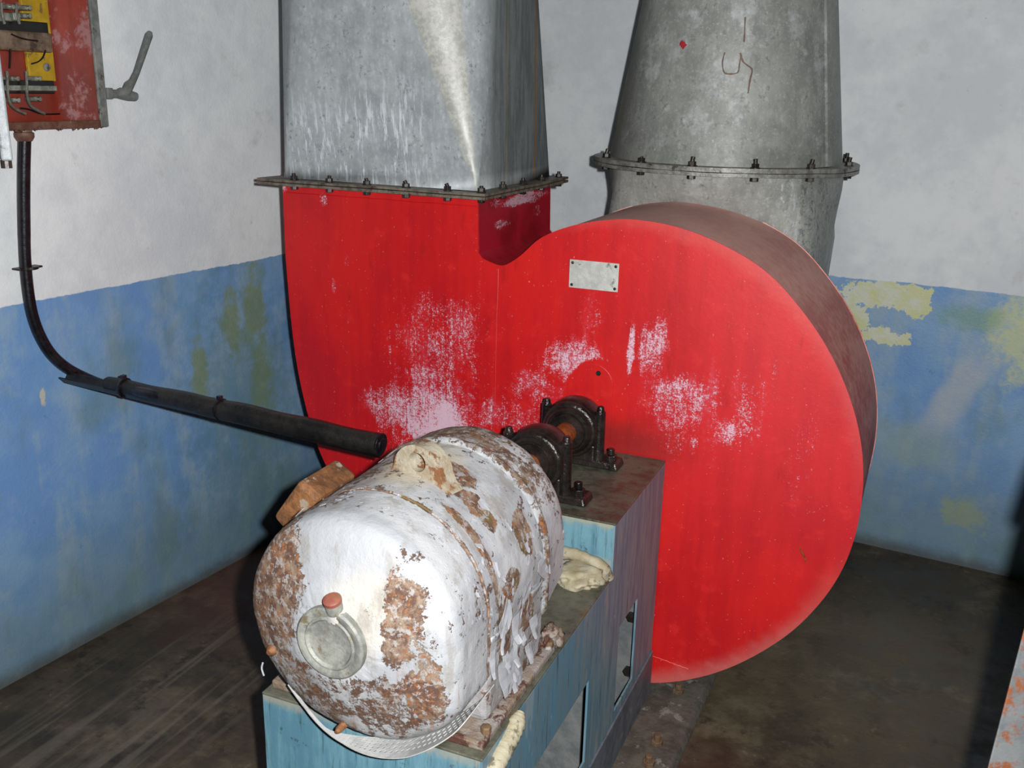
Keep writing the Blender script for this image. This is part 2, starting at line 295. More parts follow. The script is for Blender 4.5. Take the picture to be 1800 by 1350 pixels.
M = dict(
    wl=mat_wall('plaster_left_wall', False), wb=mat_wall('plaster_back_wall', True), floor=mat_floor(),
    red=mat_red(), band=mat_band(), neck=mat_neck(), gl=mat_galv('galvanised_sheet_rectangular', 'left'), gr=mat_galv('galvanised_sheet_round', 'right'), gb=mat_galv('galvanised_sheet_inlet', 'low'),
    motor=mat_motor(), bf=mat_steelpaint('flaking_blue_paint', 'front'), bs=mat_steelpaint('scuffed_blue_grey_paint', 'side'), bk=mat_basic('dull_grey_blue_paint', (74, 84, 94), (98, 108, 114), 30, .55, 0, .003, c3=(120, 124, 122), t3=.62), bt=mat_steelpaint('oily_steel_top', 'top'),
    flange=mat_basic('dirty_flange_steel', (84, 76, 66), (128, 118, 104), 60, .5, .2, .003, c3=(60, 48, 40)),
    flr=mat_basic('grey_flange_steel', (108, 108, 102), (150, 150, 144), 60, .45, .3, .003, c3=(70, 64, 56)),
    bolt=mat_basic('blackened_bolt_steel', (26, 24, 22), (52, 46, 40), 90, .4, .3, .001),
    grease=mat_basic('greasy_black_iron', (24, 22, 22), (52, 46, 42), 24, .2, .35, .007),
    shaft=mat_basic('rusty_shaft_steel', (120, 62, 28), (176, 92, 36), 60, .45, .2, .002, c3=(70, 40, 28)),
    rustw=mat_basic('rusted_terminal_box', (92, 60, 36), (138, 92, 54), 50, .65, 0, .006, c3=(150, 136, 118)),
    web=mat_basic('grey_white_flaking_web', (160, 161, 164), (138, 134, 132), 34, .55, 0, .008, c3=(98, 70, 54), t3=.535),
    foot=mat_basic('rusty_flaking_foot', (140, 134, 128), (118, 98, 80), 30, .6, 0, .010, c3=(80, 50, 40), t3=.525),
    cream=mat_basic('hardened_cream_sealant', (168, 160, 136), (140, 128, 98), 22, .65, 0, .006, c3=(96, 90, 72), t3=.56),
    cable=mat_basic('black_cable_sheath', (12, 12, 16), (30, 28, 32), 70, .3, 0, .001, c3=(50, 44, 40), t3=.66),
    tray=mat_basic('black_tarred_steel', (14, 13, 12), (32, 29, 26), 50, .4, 0, .004, c3=(74, 62, 50), t3=.67),
    boxg=mat_basic('grey_box_paint', (100, 102, 98), (132, 134, 130), 50, .55, 0, .003, c3=(76, 64, 54), t3=.59),
    boxi=mat_basic('brown_red_panel', (116, 36, 20), (150, 56, 40), 10, .3, 0, .002, (1, 1, .4), c3=(158, 112, 112), t3=.54),
    boxb=mat_basic('brown_inner_lip', (84, 50, 36), (110, 80, 64), 40, .5, 0, .003, c3=(120, 110, 100)),
    door=mat_basic('pale_door_paint', (112, 118, 120), (138, 142, 142), 40, .5, 0, .003, c3=(84, 86, 84)),
    lever=mat_basic('grey_lever_paint', (96, 98, 96), (122, 124, 120), 60, .55, 0, .002),
    bake=mat_basic('black_bakelite', (14, 13, 12), (26, 24, 22), 60, .35, 0, .001),
    brown=mat_basic('brown_bakelite', (84, 66, 50), (128, 110, 92), 30, .35, 0, .002, c3=(60, 46, 34)),
    yellow=mat_basic('yellow_strip_paint', (160, 128, 20), (182, 148, 34), 40, .5, 0, .002, c3=(110, 90, 50)),
    silver=mat_basic('tarnished_clamp_metal', (130, 132, 118), (180, 182, 170), 60, .25, .7, .002),
    plate=mat_basic('worn_nameplate', (168, 168, 160), (192, 192, 186), 50, .5, .0, .002, c3=(120, 120, 112), t3=.63),
    cap=mat_basic('grey_cap_paint', (108, 109, 103), (140, 140, 131), 60, .5, 0, .003, c3=(108, 98, 76), t3=.60),
    redcap=mat_basic('faded_red_cap', (128, 62, 58), (122, 84, 60), 60, .5, 0, .002),
    mesh=mat_basic('pale_perforated_sheet', (150, 150, 148), (172, 172, 170), 60, .5, 0, .002, c3=(180, 120, 60), t3=.68),
    flake=mat_basic('paint_flake', (158, 160, 164), (176, 177, 180), 60, .5, 0, .001),
    post=mat_basic('rust_stained_grey_steel', (74, 78, 80), (98, 100, 100), 18, .5, .1, .003, c3=(110, 62, 34), t3=.56),
    conc=mat_basic('stained_concrete', (66, 62, 54), (92, 88, 78), 26, .7, 0, .006, c3=(128, 126, 118), t3=.60),
    arust=mat_basic('dull_rust', (78, 60, 44), (112, 88, 62), 50, .65, 0, .003), dark=mat_basic('dark_inside', (22, 20, 18), (34, 30, 28), 40, .7), inner=mat_basic('dull_grey_sheet', (92, 96, 96), (116, 118, 116), 30, .6, 0, .003),
    mark=mat_basic('brown_scrawl', (104, 84, 74), (120, 98, 88), 60, .7), redspot=mat_basic('red_paint_spot', (150, 30, 40), (170, 40, 50), 60, .5), ceil=mat_basic('ceiling_plaster', (190, 190, 186), (204, 204, 200), 4, .8))

# ------------------------------------------------------------------ mesh helpers
def obj(name, bm, mat, parent=None, smooth=False, bevel=0.0, kind=None, label=None, autos=35):
    bmesh.ops.recalc_face_normals(bm, faces=bm.faces)
    me = bpy.data.meshes.new(name); bm.to_mesh(me); bm.free()
    o = bpy.data.objects.new(name, me); COL.objects.link(o)
    me.materials.append(M[mat] if isinstance(mat, str) else mat)
    if smooth:
        me.shade_smooth()
        lim = math.radians(autos)
        b2 = bmesh.new(); b2.from_mesh(me)
        for e in b2.edges:
            if len(e.link_faces) == 2 and e.calc_face_angle(0) > lim: e.smooth = False
        b2.to_mesh(me); b2.free()
    if bevel:
        md = o.modifiers.new('bevel', 'BEVEL'); md.width = bevel; md.segments = 2; md.limit_method = 'ANGLE'
    if parent:
        o.parent = parent
        if parent.type == 'EMPTY': o.location = -parent.location
    if kind: o['kind'] = kind
    if label: o['label'] = label
    return o
def thing(name, label, cat, loc=(0, 0, 0), group=None):
    o = bpy.data.objects.new(name, None); COL.objects.link(o); o.location = loc; o.empty_display_size = .05
    o['label'] = label; o['category'] = cat
    if group: o['group'] = group
    return o
def tag(o, label, cat, group=None):
    o['label'] = label; o['category'] = cat
    if group: o['group'] = group
    return o
def hexa(bm, b, t):
    v = [bm.verts.new(p) for p in list(b)+list(t)]
    n = len(b)
    bm.faces.new(v[:n][::-1]); bm.faces.new(v[n:])
    for i in range(n): bm.faces.new((v[i], v[(i+1) % n], v[n+(i+1) % n], v[n+i]))
def box(bm, x0, x1, y0, y1, z0, z1):
    hexa(bm, [(x0, y0, z0), (x1, y0, z0), (x1, y1, z0), (x0, y1, z0)], [(x0, y0, z1), (x1, y0, z1), (x1, y1, z1), (x0, y1, z1)]); return bm
def bxo(*a): return box(bmesh.new(), *a)
def frame_of(d):
    d = Vector(d).normalized(); a = Vector((0, 0, 1)) if abs(d.z) < .9 else Vector((1, 0, 0))
    u = d.cross(a).normalized(); return u, d.cross(u).normalized(), d
def tube(bm, pts, rad, seg=12, cap=True, rot=0.0):
    pts = [Vector(p) for p in pts]; rings = []
    n = len(pts); rad = rad if isinstance(rad, (list, tuple)) else [rad]*n
    u = None
    for i, p in enumerate(pts):
        d = (pts[min(i+1, n-1)]-pts[max(i-1, 0)]).normalized()
        if u is None: u = frame_of(d)[0]
        u = (u-d*u.dot(d)).normalized(); v = d.cross(u)
        rings.append([bm.verts.new(p+(u*math.cos(rot+2*math.pi*k/seg)+v*math.sin(rot+2*math.pi*k/seg))*rad[i]) for k in range(seg)])
    for a, b in zip(rings, rings[1:]):
        for k in range(seg): bm.faces.new((a[k], a[(k+1) % seg], b[(k+1) % seg], b[k]))
    if cap: bm.faces.new(rings[0][::-1]); bm.faces.new(rings[-1])
    return bm
def cyl(bm, a, b, r, seg=16, r2=None, rot=0.0): return tube(bm, [a, b], [r, r if r2 is None else r2], seg, rot=rot)
def lathe_y(bm, prof, cx, cz, seg=48, cap0=True, cap1=True):
    rings = [[bm.verts.new((cx+r*math.sin(2*math.pi*k/seg), y, cz+r*math.cos(2*math.pi*k/seg))) for k in range(seg)] for y, r in prof]
    for a, b in zip(rings, rings[1:]):
        for k in range(seg): bm.faces.new((a[k], a[(k+1) % seg], b[(k+1) % seg], b[k]))
    if cap0: bm.faces.new(rings[0][::-1])
    if cap1: bm.faces.new(rings[-1])
    return bm
def crom(pts, sub=8):
    out = []
    P = [Vector(p) for p in pts]
    for i in range(len(P)-1):
        p0, p1, p2, p3 = P[max(i-1, 0)], P[i], P[i+1], P[min(i+2, len(P)-1)]
        for k in range(sub):
            t = k/sub
            out.append(.5*((2*p1)+(p2-p0)*t+(2*p0-5*p1+4*p2-p3)*t*t+(3*p1-p0-3*p2+p3)*t**3))
    out.append(P[-1]); return out
def grid(bm, fn, nu, nv):
    g = [[bm.verts.new(fn(i/nu, j/nv)) for j in range(nv+1)] for i in range(nu+1)]
    for i in range(nu):
        for j in range(nv): bm.faces.new((g[i][j], g[i+1][j], g[i+1][j+1], g[i][j+1]))
    return g

# ------------------------------------------------------------------ the room
def structure(name, bm, mat): o = obj(name, bm, mat); o['kind'] = 'structure'; return o
H = 3.3
cornx = None
y_c = (3.59+WA*(2.126+WA*1.87))/(1+WA*WA); x_c = wallx(y_c)             # inner corner of the left and the back wall
bm = bmesh.new(); y0 = -5.0
hexa(bm, [(wallx(y0), y0, 0), (x_c, y_c, 0), (x_c-.2, y_c, 0), (wallx(y0)-.2, y0, 0)], [(wallx(y0), y0, H), (x_c, y_c, H), (x_c-.2, y_c, H), (wallx(y0)-.2, y0, H)])
structure('wall_left', bm, 'wl')
xr = 3.6
bm = bmesh.new(); hexa(bm, [(x_c-.2, wally(x_c), 0), (xr, wally(xr), 0), (xr, wally(xr)+.2, 0), (x_c-.2, wally(x_c)+.2, 0)], [(x_c-.2, wally(x_c), H), (xr, wally(xr), H), (xr, wally(xr)+.2, H), (x_c-.2, wally(x_c)+.2, H)])
structure('wall_back', bm, 'wb')
bm = bxo(xr, xr+.2, -5.0, 3.7, 0, H); structure('wall_right', bm, 'wl')
bm = bxo(-3.2, xr+.2, -5.2, -5.0, 0, H); structure('wall_front', bm, 'wb')
bm = bxo(-3.2, xr+.2, -5.2, 4.2, -.1, 0); structure('floor', bm, 'floor')
bm = bxo(-3.2, xr+.2, -5.2, 4.2, H, H+.1); structure('ceiling', bm, 'ceil')

# ------------------------------------------------------------------ concrete plinth with its anchor bolts
pl = thing('concrete_plinth', 'low stained concrete plinth under the red fan and its blue stand', 'plinth', (-.8, 2.0, 0))
bm = bmesh.new()
hexa(bm, [(-1.25, 1.05, 0), (-.40, 1.05, 0), (-.385, 2.9, 0), (-1.25, 2.9, 0)], [(-1.24, 1.06, .020), (-.415, 1.06, .020), (-.40, 2.9, .020), (-1.24, 2.9, .020)])
obj('slab', bm, 'conc', pl, bevel=.006)
for px, py in ((1192, 1218), (1155, 1308), (1140, 1345)):
    p = onz(px, py, .02); bm = bmesh.new(); cyl(bm, p, p+Vector((0, 0, .014)), .016, 6); cyl(bm, p+Vector((0, 0, .012)), p+Vector((0, 0, .028)), .009, 10)
    obj('anchor_bolt', bm, 'arust', pl, bevel=.002)

# ------------------------------------------------------------------ fan housing
YF, YR = 2.308, 2.83
arc = [(-1.05, 1.163), (-1.01, 1.157), (-.965, 1.185), (-.909, 1.236), (-.834, 1.271), (-.745, 1.293), (-.658, 1.301), (-.545, 1.288), (-.433, 1.252), (-.336, 1.200), (-.256, 1.126), (-.186, 1.040),
       (-.128, .940), (-.088, .834), (-.068, .723), (-.068, .604), (-.088, .493), (-.132, .385), (-.205, .273), (-.318, .160), (-.437, .082), (-.56, .037), (-.70, .022), (-.87, .024), (-1.02, .055), (-1.18, .117),
       (-1.33, .205), (-1.46, .318), (-1.549, .444), (-1.612, .565), (-1.659, .734), (-1.683, .906), (-1.695, 1.12)]
arc = [(v.x, v.y) for v in crom([Vector((a, b, 0)) for a, b in arc], 5)]
outline = [(-1.695, 1.332), (-1.087, 1.332), (-1.083, 1.185), (-1.07, 1.170)] + arc
fan = thing('fan_housing', 'large red snail-shaped fan housing with chalky white stains', 'fan', (-.8, 2.57, .02))
def plate(pts, y0, y1, grow=0.0):
    bm = bmesh.new(); c = Vector((-.8, .7))
    q = [Vector(p) + (Vector(p)-c).normalized()*grow for p in pts]
    a = [bm.verts.new((p.x, y0, p.y)) for p in q]; b = [bm.verts.new((p.x, y1, p.y)) for p in q]
    n = len(q); bm.faces.new(a); bm.faces.new(b[::-1])
    for i in range(n): bm.faces.new((a[i], b[i], b[(i+1) % n], a[(i+1) % n]))
    return bm
obj('front_plate', plate(outline, YF, YF+.004, .002), 'red', fan)
obj('back_plate', plate(outline, YR-.004, YR, .002), 'band', fan)
def strip(pts, y0, y1, th=.003):
    bm = bmesh.new(); pts = [Vector(p) for p in pts]
    inn = []
    for i, p in enumerate(pts):
        d = (pts[min(i+1, len(pts)-1)]-pts[max(i-1, 0)]).normalized(); inn.append(p+Vector((d.y, -d.x))*th)
    vs = [[bm.verts.new((a.x, y0, a.y)), bm.verts.new((a.x, y1, a.y)), bm.verts.new((b.x, y1, b.y)), bm.verts.new((b.x, y0, b.y))] for a, b in zip(pts, inn)]
    for a, b in zip(vs, vs[1:]):
        for k in range(4): bm.faces.new((a[k], a[(k+1) % 4], b[(k+1) % 4], b[k]))
    bm.faces.new(vs[0]); bm.faces.new(vs[-1][::-1]); return bm
k0 = min(range(len(outline)), key=lambda i: abs(outline[i][0]+1.01)+abs(outline[i][1]-1.157))
obj('outlet_neck', strip([(-1.087, 1.332)]+outline[2:k0+1], YF+.004, YR-.004), 'neck', fan, smooth=True)
obj('scroll_band', strip(outline[k0:]+[(-1.695, 1.332)], YF+.004, YR-.004), 'band', fan, smooth=True, label='dull dusty brownish red rim band')
def seam(p, q, r=.0022, mat='red'):
    bm = bmesh.new(); n = 14
    tube(bm, [Vector(p).lerp(Vector(q), i/n)+Vector((random.uniform(-.001, .001), 0, random.uniform(-.001, .001))) for i in range(n+1)], r, 6)
    return obj('weld_seam', bm, mat, fan, smooth=True)
seam((-1.025, YF, 1.15), (-1.03, YF, .62)); seam((-1.694, YF, 1.306), (-1.09, YF, 1.306), .0016); seam((-.545, YF, .125), (-.44, YF, .112), .0016)
p, q = ony(1018, 645, YF), ony(1018, 702, YF); seam(p, q, .0018, 'bolt')
# arched cover around the shaft hole
bm = bmesh.new(); cx, cz = -.757, .79
pts = [(cx+.062*math.cos(a), cz+.085+.055*math.sin(a)) for a in [math.pi*k/16 for k in range(17)]]
pts = [(cx+.062, cz-.06)]+pts+[(cx-.062, cz-.06)]
bm2 = bmesh.new(); a = [bm2.verts.new((u, YF-.004, v)) for u, v in pts]; b = [bm2.verts.new((u, YF, v)) for u, v in pts]
bm2.faces.new(a); bm2.faces.new(b[::-1])
for i in range(len(pts)): bm2.faces.new((a[i], b[i], b[(i+1) % len(pts)], a[(i+1) % len(pts)]))
obj('shaft_cover', bm2, 'red', fan, bevel=.001)
bm = bmesh.new(); cyl(bm, (-.735, YF-.008, .905), (-.735, YF-.004, .905), .007, 6); obj('cover_screw', bm, 'bolt', fan)
# name plate with four rivets
npl = obj('name_plate', bxo(-.827, -.697, YF-.003, YF, 1.120, 1.192), 'plate', fan, bevel=.001, label='blank pale metal name plate')
for u, v in ((-.819, 1.184), (-.705, 1.184), (-.819, 1.128), (-.705, 1.128)):
    bm = bmesh.new(); tube(bm, [(u, YF-.0055, v), (u, YF-.0045, v), (u, YF-.003, v)], [.0015, .0035, .004], 10); obj('rivet', bm, 'bolt', npl)
# scratch chip low on the disc
bm = bmesh.new(); tube(bm, [ony(1405, 962, YF-.001), ony(1412, 975, YF-.001), ony(1418, 990, YF-.001)], [.001, .003, .001], 6); obj('paint_chip', bm, 'shaft', fan)
# inlet box behind the scroll that feeds from the round duct
IX, IY, IR = -.62, 3.10, .352
def ringpt(a, cx, cy, hx, hy, round_):
    # superellipse-like blend between rectangle (round_=0) and circle (round_=1)
    c, s = math.cos(a), math.sin(a)
    k = 1/max(abs(c), abs(s)); rect = Vector((c*k*hx, s*k*hy)); circ = Vector((c*hx, s*hy))
    v = rect.lerp(circ, round_); return Vector((cx+v.x, cy+v.y))
def loft(secs, seg=64, cap=True):
    bm = bmesh.new(); R = []
    for z, cx, cy, hx, hy, rd in secs:
        R.append([bm.verts.new((*ringpt(2*math.pi*(k+.5)/seg, cx, cy, hx, hy, rd), z)) for k in range(seg)])
    for a, b in zip(R, R[1:]):
        for k in range(seg): bm.faces.new((a[k], a[(k+1) % seg], b[(k+1) % seg], b[k]))
    if cap: bm.faces.new(R[0][::-1]); bm.faces.new(R[-1])
    return bm
ib = thing('inlet_box', 'galvanised sheet inlet transition behind the red disc, below the round duct', 'duct', (IX, IY, 0))
obj('transition', loft([(.25, -.62, 3.155, .30, .32, .05), (.9, -.62, 3.155, .32, .32, .05), (1.15, -.61, 3.155, .325, .32, .1), (1.25, -.607, 3.14, .333, .325, .35), (1.33, -.612, 3.11, .35, .345, .75), (1.392, IX, IY, .36, .36, 1)]), 'gb', ib, smooth=True, autos=50)
bm = bmesh.new()
tube(bm, [ony(x, y, 2.765) for x, y in ((1160, 331), (1220, 333), (1260, 338), (1300, 340), (1345, 346))], .0012, 5)
for X in (-.86, -.40):
    obj('support_leg', bxo(X-.03, X+.03, 3.1, 3.16, 0, .26), 'gb', ib)
bm.free()
# flanges
def rect_flange(name, z0, z1, parent, mat, jit):
    bm = bmesh.new()
    X0, X1, Y0, Y1 = -1.748, -1.046, 2.262, 2.872
    def edge(a, b, n): return [Vector(a).lerp(Vector(b), i/n) for i in range(n)]
    o = edge((X0, Y0), (X1, Y0), 16)+edge((X1, Y0), (X1, Y1), 12)+edge((X1, Y1), (X0, Y1), 16)+edge((X0, Y1), (X0, Y0), 12)
    inn = [Vector((min(max(p.x, -1.694), -1.092), min(max(p.y, 2.312), 2.826))) for p in o]
    def zz(p, z): return z + jit*mnoise.noise((p.x*5, p.y*5, z*40))
    A = [bm.verts.new((p.x, p.y, zz(p, z0))) for p in o]; B = [bm.verts.new((p.x, p.y, zz(p, z1))) for p in o]
    Cc = [bm.verts.new((p.x, p.y, zz(p, z0))) for p in inn]; D = [bm.verts.new((p.x, p.y, zz(p, z1))) for p in inn]; n = len(o)
    for i in range(n):
        j = (i+1) % n
        for q in ((A[i], A[j], B[j], B[i]), (B[i], B[j], D[j], D[i]), (D[i], D[j], Cc[j], Cc[i]), (Cc[i], Cc[j], A[j], A[i])):
            try: bm.faces.new(q)
            except ValueError: pass
    bmesh.ops.remove_doubles(bm, verts=bm.verts, dist=1e-6)
    return obj(name, bm, mat, parent)
rect_flange('outlet_flange', 1.328, 1.335, fan, 'flange', .003)
ld_ = thing('rectangular_duct', 'broad galvanised duct rising from the red outlet on the left', 'duct', (-1.39, 2.57, 1.337))
rect_flange('flange', 1.3375, 1.3445, ld_, 'flange', .003)
def ring_flange(name, z0, z1, parent, mat):
    bm = bmesh.new(); seg = 72
    L = []
    for k in range(seg):
        a = 2*math.pi*k/seg; dz = .0025*mnoise.noise((math.cos(a)*3, math.sin(a)*3, z0*30)); c, s = math.cos(a), math.sin(a)
        ro = .402+.002*mnoise.noise((c*4, s*4, z0*50))
        L.append([bm.verts.new((IX+r*c, IY+r*s, z+dz)) for r, z in ((ro, z0), (ro, z1), (.352, z1), (.352, z0))])
    for k in range(seg):
        a, b = L[k], L[(k+1) % seg]
        for i in range(4): bm.faces.new((a[i], b[i], b[(i+1) % 4], a[(i+1) % 4]))
    return obj(name, bm, mat, parent, smooth=True)
ring_flange('flange', 1.384, 1.394, ib, 'flr')
rd = thing('round_duct', 'tapering round galvanised duct rising behind the red disc', 'duct', (IX, IY, 1.396))
ring_flange('flange', 1.396, 1.408, rd, 'flr')
# flange bolts: washer, nut, thread above, head below
def bolt(parent, x, y, z, s=1.0, zb=None, tilt=0.0, h=.016):
    bm = bmesh.new(); zb = zb or z-.018; t = Vector((tilt, tilt*.5, 0))
    cyl(bm, (x, y, z), (x, y, z+.0025), .0125*s, 14); cyl(bm, (x, y, z+.002), (x, y, z+.011*s), .0098*s, 6, rot=random.random()); cyl(bm, (x, y, z+.010*s), Vector((x, y, z+.010*s+h))+t, .0052*s, 10)
    cyl(bm, (x, y, zb-.009*s), (x, y, zb), .0105*s, 6, rot=random.random()); cyl(bm, (x, y, zb-.001), (x, y, z+.001), .0052*s, 8)
    return obj('bolt', bm, 'bolt', parent, bevel=.0008)
for px in (517, 579, 645, 714, 787):
    p = ony(px, 312+(px-517)*.075, 2.283); bolt(ld_, p.x, 2.283, 1.3445, 1, 1.327, random.uniform(-.004, .004), .008)
bolt(ld_, -1.072, 2.297, 1.3445, 1, 1.327, 0, .006)
for y in (2.42, 2.56, 2.70, 2.84): bolt(ld_, -1.066, y, 1.3445, 1, 1.327, 0, .008)
for k in range(4): bolt(ld_, -1.60+.14*k, 2.852, 1.3445, 1, 1.327)
for y in (2.40, 2.56, 2.72): bolt(ld_, -1.722, y, 1.3445, 1, 1.327)
for px in (1066, 1127, 1217, 1327, 1426, 1492):
    best = min((2*math.pi*k/720 for k in range(360, 721)), key=lambda a: abs(900+F_PX*((Vector((IX+.378*math.cos(a), IY+.378*math.sin(a), 1.41))-CAM).dot(RIGHT)/(Vector((IX+.378*math.cos(a), IY+.378*math.sin(a), 1.41))-CAM).dot(FWD))-px))
    bolt(rd, IX+.378*math.cos(best), IY+.378*math.sin(best), 1.408, 1.15, 1.383, random.uniform(-.003, .003), .014 if px != 1127 else .004)
for k in range(5):
    a = math.pi*(.12+.19*k); bolt(rd, IX+.378*math.cos(a), IY+.378*math.sin(a), 1.408, 1.15, 1.383)
# rectangular-to-round duct: four triangular flats and four conical corners
def transition_duct():
    bm = bmesh.new(); rc = [(-1.692, 2.314), (-1.090, 2.314), (-1.090, 2.824), (-1.692, 2.824)]; cz = 2.22; ccx, ccy, cr = -1.439, 2.57, .332
    NV = 22; per = 18; cols = []
    # circle angles of the tangent point for every side's middle
    mids = [-math.pi/2, 0, math.pi/2, math.pi]
    for ci in range(4):
        a0 = [-math.pi, -math.pi/2, 0, math.pi/2][ci]
        for k in range(per+1):
            a = a0+math.pi/2*k/per
            cols.append((Vector((*rc[ci], 1.3445)), Vector((ccx+cr*math.cos(a), ccy+cr*math.sin(a), cz))))
    V_ = []
    for b, t in cols: V_.append([bm.verts.new(b.lerp(t, j/NV)) for j in range(NV+1)])
    n = len(cols)
    for i in range(n):
        a, b = V_[i], V_[(i+1) % n]
        for j in range(NV):
            try: bm.faces.new((a[j], b[j], b[j+1], a[j+1]))
            except ValueError: pass
    # straight round pipe up to the ceiling
    top = [bm.verts.new((v[-1].co.x, v[-1].co.y, H)) for v in V_]
    for i in range(n):
        j = (i+1) % n
        bm.faces.new((V_[i][-1], V_[j][-1], top[j], top[i]))
    bmesh.ops.remove_doubles(bm, verts=bm.verts, dist=1e-5); return bm
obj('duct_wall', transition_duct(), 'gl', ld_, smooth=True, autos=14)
obj('corner_collar', strip([(-1.692, 1.36), (-1.692, 1.345)], 2.314, 2.32, .001), 'gl', ld_).hide_render = False
# round duct: cone then pipe
C2 = (-.615, 3.10, .282, 1.868)       # centre and radius where it leaves the picture
def cone_pt(a, z):
    t = (z-1.408)/(C2[3]-1.408); t = min(t, 1.45)
    return Vector((IX+(C2[0]-IX)*t+(IR+(C2[2]-IR)*t)*math.cos(a), IY+(IR+(C2[2]-IR)*t)*math.sin(a), z))
bm = bmesh.new(); R = []; seg = 96
for z in [1.408+(2.075-1.408)*k/20 for k in range(21)]+[H]: R.append([bm.verts.new(cone_pt(2*math.pi*k/seg, z)) for k in range(seg)])
for a, b in zip(R, R[1:]):
    for k in range(seg): bm.faces.new((a[k], a[(k+1) % seg], b[(k+1) % seg], b[k]))
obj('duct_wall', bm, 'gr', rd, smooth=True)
def on_cone(px, py, off=.0025):
    d = ray(px, py); best = None
    for i in range(900):
        t = 2.0+i*.002; p = CAM+d*t
        tt = (p.z-1.408)/(C2[3]-1.408); r = IR+(C2[2]-IR)*tt; cx = IX+(C2[0]-IX)*tt
        if math.hypot(p.x-cx, p.y-IY) <= r+off: return p
    return p
def ribbon(name, pix, wd, mat, parent):
    bm = bmesh.new(); pts = [on_cone(*p) for p in pix]; pts = crom(pts, 5); L = []
    for i, p in enumerate(pts):
        d = (pts[min(i+1, len(pts)-1)]-pts[max(i-1, 0)]).normalized(); nrm = Vector((p.x-IX, p.y-IY, 0)).normalized(); s = d.cross(nrm).normalized()*wd*random.uniform(.5, 1.1)
        L.append((bm.verts.new(p-s), bm.verts.new(p+nrm*.0006), bm.verts.new(p+s)))
    for a, b in zip(L, L[1:]):
        for k in range(2): bm.faces.new((a[k], a[k+1], b[k+1], b[k]))
    return obj(name, bm, mat, parent)
ribbon('scrawl_stroke', [(1310, 30), (1309, 52), (1308, 74)], .0025, 'mark', rd)
ribbon('scrawl_stroke', [(1274, 92), (1270, 110), (1273, 127), (1284, 130), (1297, 127), (1300, 112), (1303, 95)], .0022, 'mark', rd)
ribbon('scrawl_stroke', [(1301, 93), (1306, 108), (1314, 115), (1322, 123), (1318, 142), (1315, 164)], .0028, 'mark', rd)
ribbon('paint_spot', [(1196, 74), (1200, 78), (1204, 83)], .010, 'redspot', rd)
# standing seam on the right side of the cone
bm = bmesh.new(); a = math.radians(-24); tube(bm, [cone_pt(a, 1.41+.66*i/20)+Vector((.002, 0, 0)) for i in range(21)], .004, 6); obj('standing_seam', bm, 'gr', rd, smooth=True)

# ------------------------------------------------------------------ blue machine stand
st = thing('machine_stand', 'blue painted steel stand carrying the motor and the shaft bearings', 'stand', (-.757, 1.75, .02))
X0, X1, YA, YB, YC = -.972, -.543, 1.20, 1.878, 2.300; ZD, ZT = .572, .700; T = .005
obj('front_panel', bxo(X0, X1-T, YA, YA+T, .02, ZD-T), 'bf', st)
obj('deck_plate', bxo(X0, X1, YA-.002, YB, ZD-T, ZD), 'bt', st, bevel=.0015)
obj('block_front', bxo(X0, X1-T, YB, YB+T, ZD, ZT-T), 'bf', st)
obj('block_top', bxo(X0, X1+.001, YB-.002, YC, ZT-T, ZT), 'bt', st, bevel=.0015)
obj('side_panel_left', bxo(X0-.0, X0+T, YA+T, YC, .02, ZD-T-.001), 'bs', st)
obj('side_panel_left', bxo(X0, X0+T, YB+T, YC, ZD-T, ZT-T), 'bs', st)
for o_ in st.children:
    if o_.name.startswith('side_panel_left'): o_.name = 'left_panel'
# right side sheet with two cut-out windows
def sheet_with_holes():
    bm = bmesh.new()
    W = [(1.285, 1.745, .180, .388), (1.960, 2.112, .170, .400)]
    ys = [YA, 1.285, 1.745, YB, 1.960, 2.112, YC]; zs = [.02, .170, .180, .388, .400, ZD-T, ZT-T]
    def solid(y, z):
        if z > ZD-T and y < YB: return False
        return not any(a < y < b and c < z < d for a, b, c, d in W)
    cells = set()
    for i in range(len(ys)-1):
        for j in range(len(zs)-1):
            if solid((ys[i]+ys[i+1])/2, (zs[j]+zs[j+1])/2): cells.add((i, j))
    vv = {}
    def g(i, j, s):
        k = (i, j, s)
        if k not in vv: vv[k] = bm.verts.new((X1-T if s else X1, ys[i], zs[j]))
        return vv[k]
    for (i, j) in cells:
        for s in (0, 1): bm.faces.new((g(i, j, s), g(i+1, j, s), g(i+1, j+1, s), g(i, j+1, s)))
        for (di, dj, e) in ((-1, 0, ((i, j), (i, j+1))), (1, 0, ((i+1, j), (i+1, j+1))), (0, -1, ((i, j), (i+1, j))), (0, 1, ((i, j+1), (i+1, j+1)))):
            if (i+di, j+dj) not in cells: bm.faces.new((g(*e[0], 0), g(*e[1], 0), g(*e[1], 1), g(*e[0], 1)))
    return bm
obj('right_panel', sheet_with_holes(), 'bs', st)
obj('inner_bulkhead', bxo(X0+T, X1-.03, 1.80, 1.806, .02, .56), 'inner', st)
ibk = obj('back_bulkhead', bxo(X0+T, X1-.02, 2.20, 2.206, .02, .69), 'inner', st)
for px, py in ((1111, 1083), (1105, 1178)):
    p = ony(px, py, 2.2); bm = bmesh.new(); cyl(bm, (p.x, 2.188, p.z), (p.x, 2.2, p.z), .014, 6); obj('bulkhead_bolt', bm, 'bolt', ibk)
# base angle flange along the floor
obj('base_skirt', bxo(X1, X1+.006, YA, YC-.002, .02, .148), 'bk', st, bevel=.002)
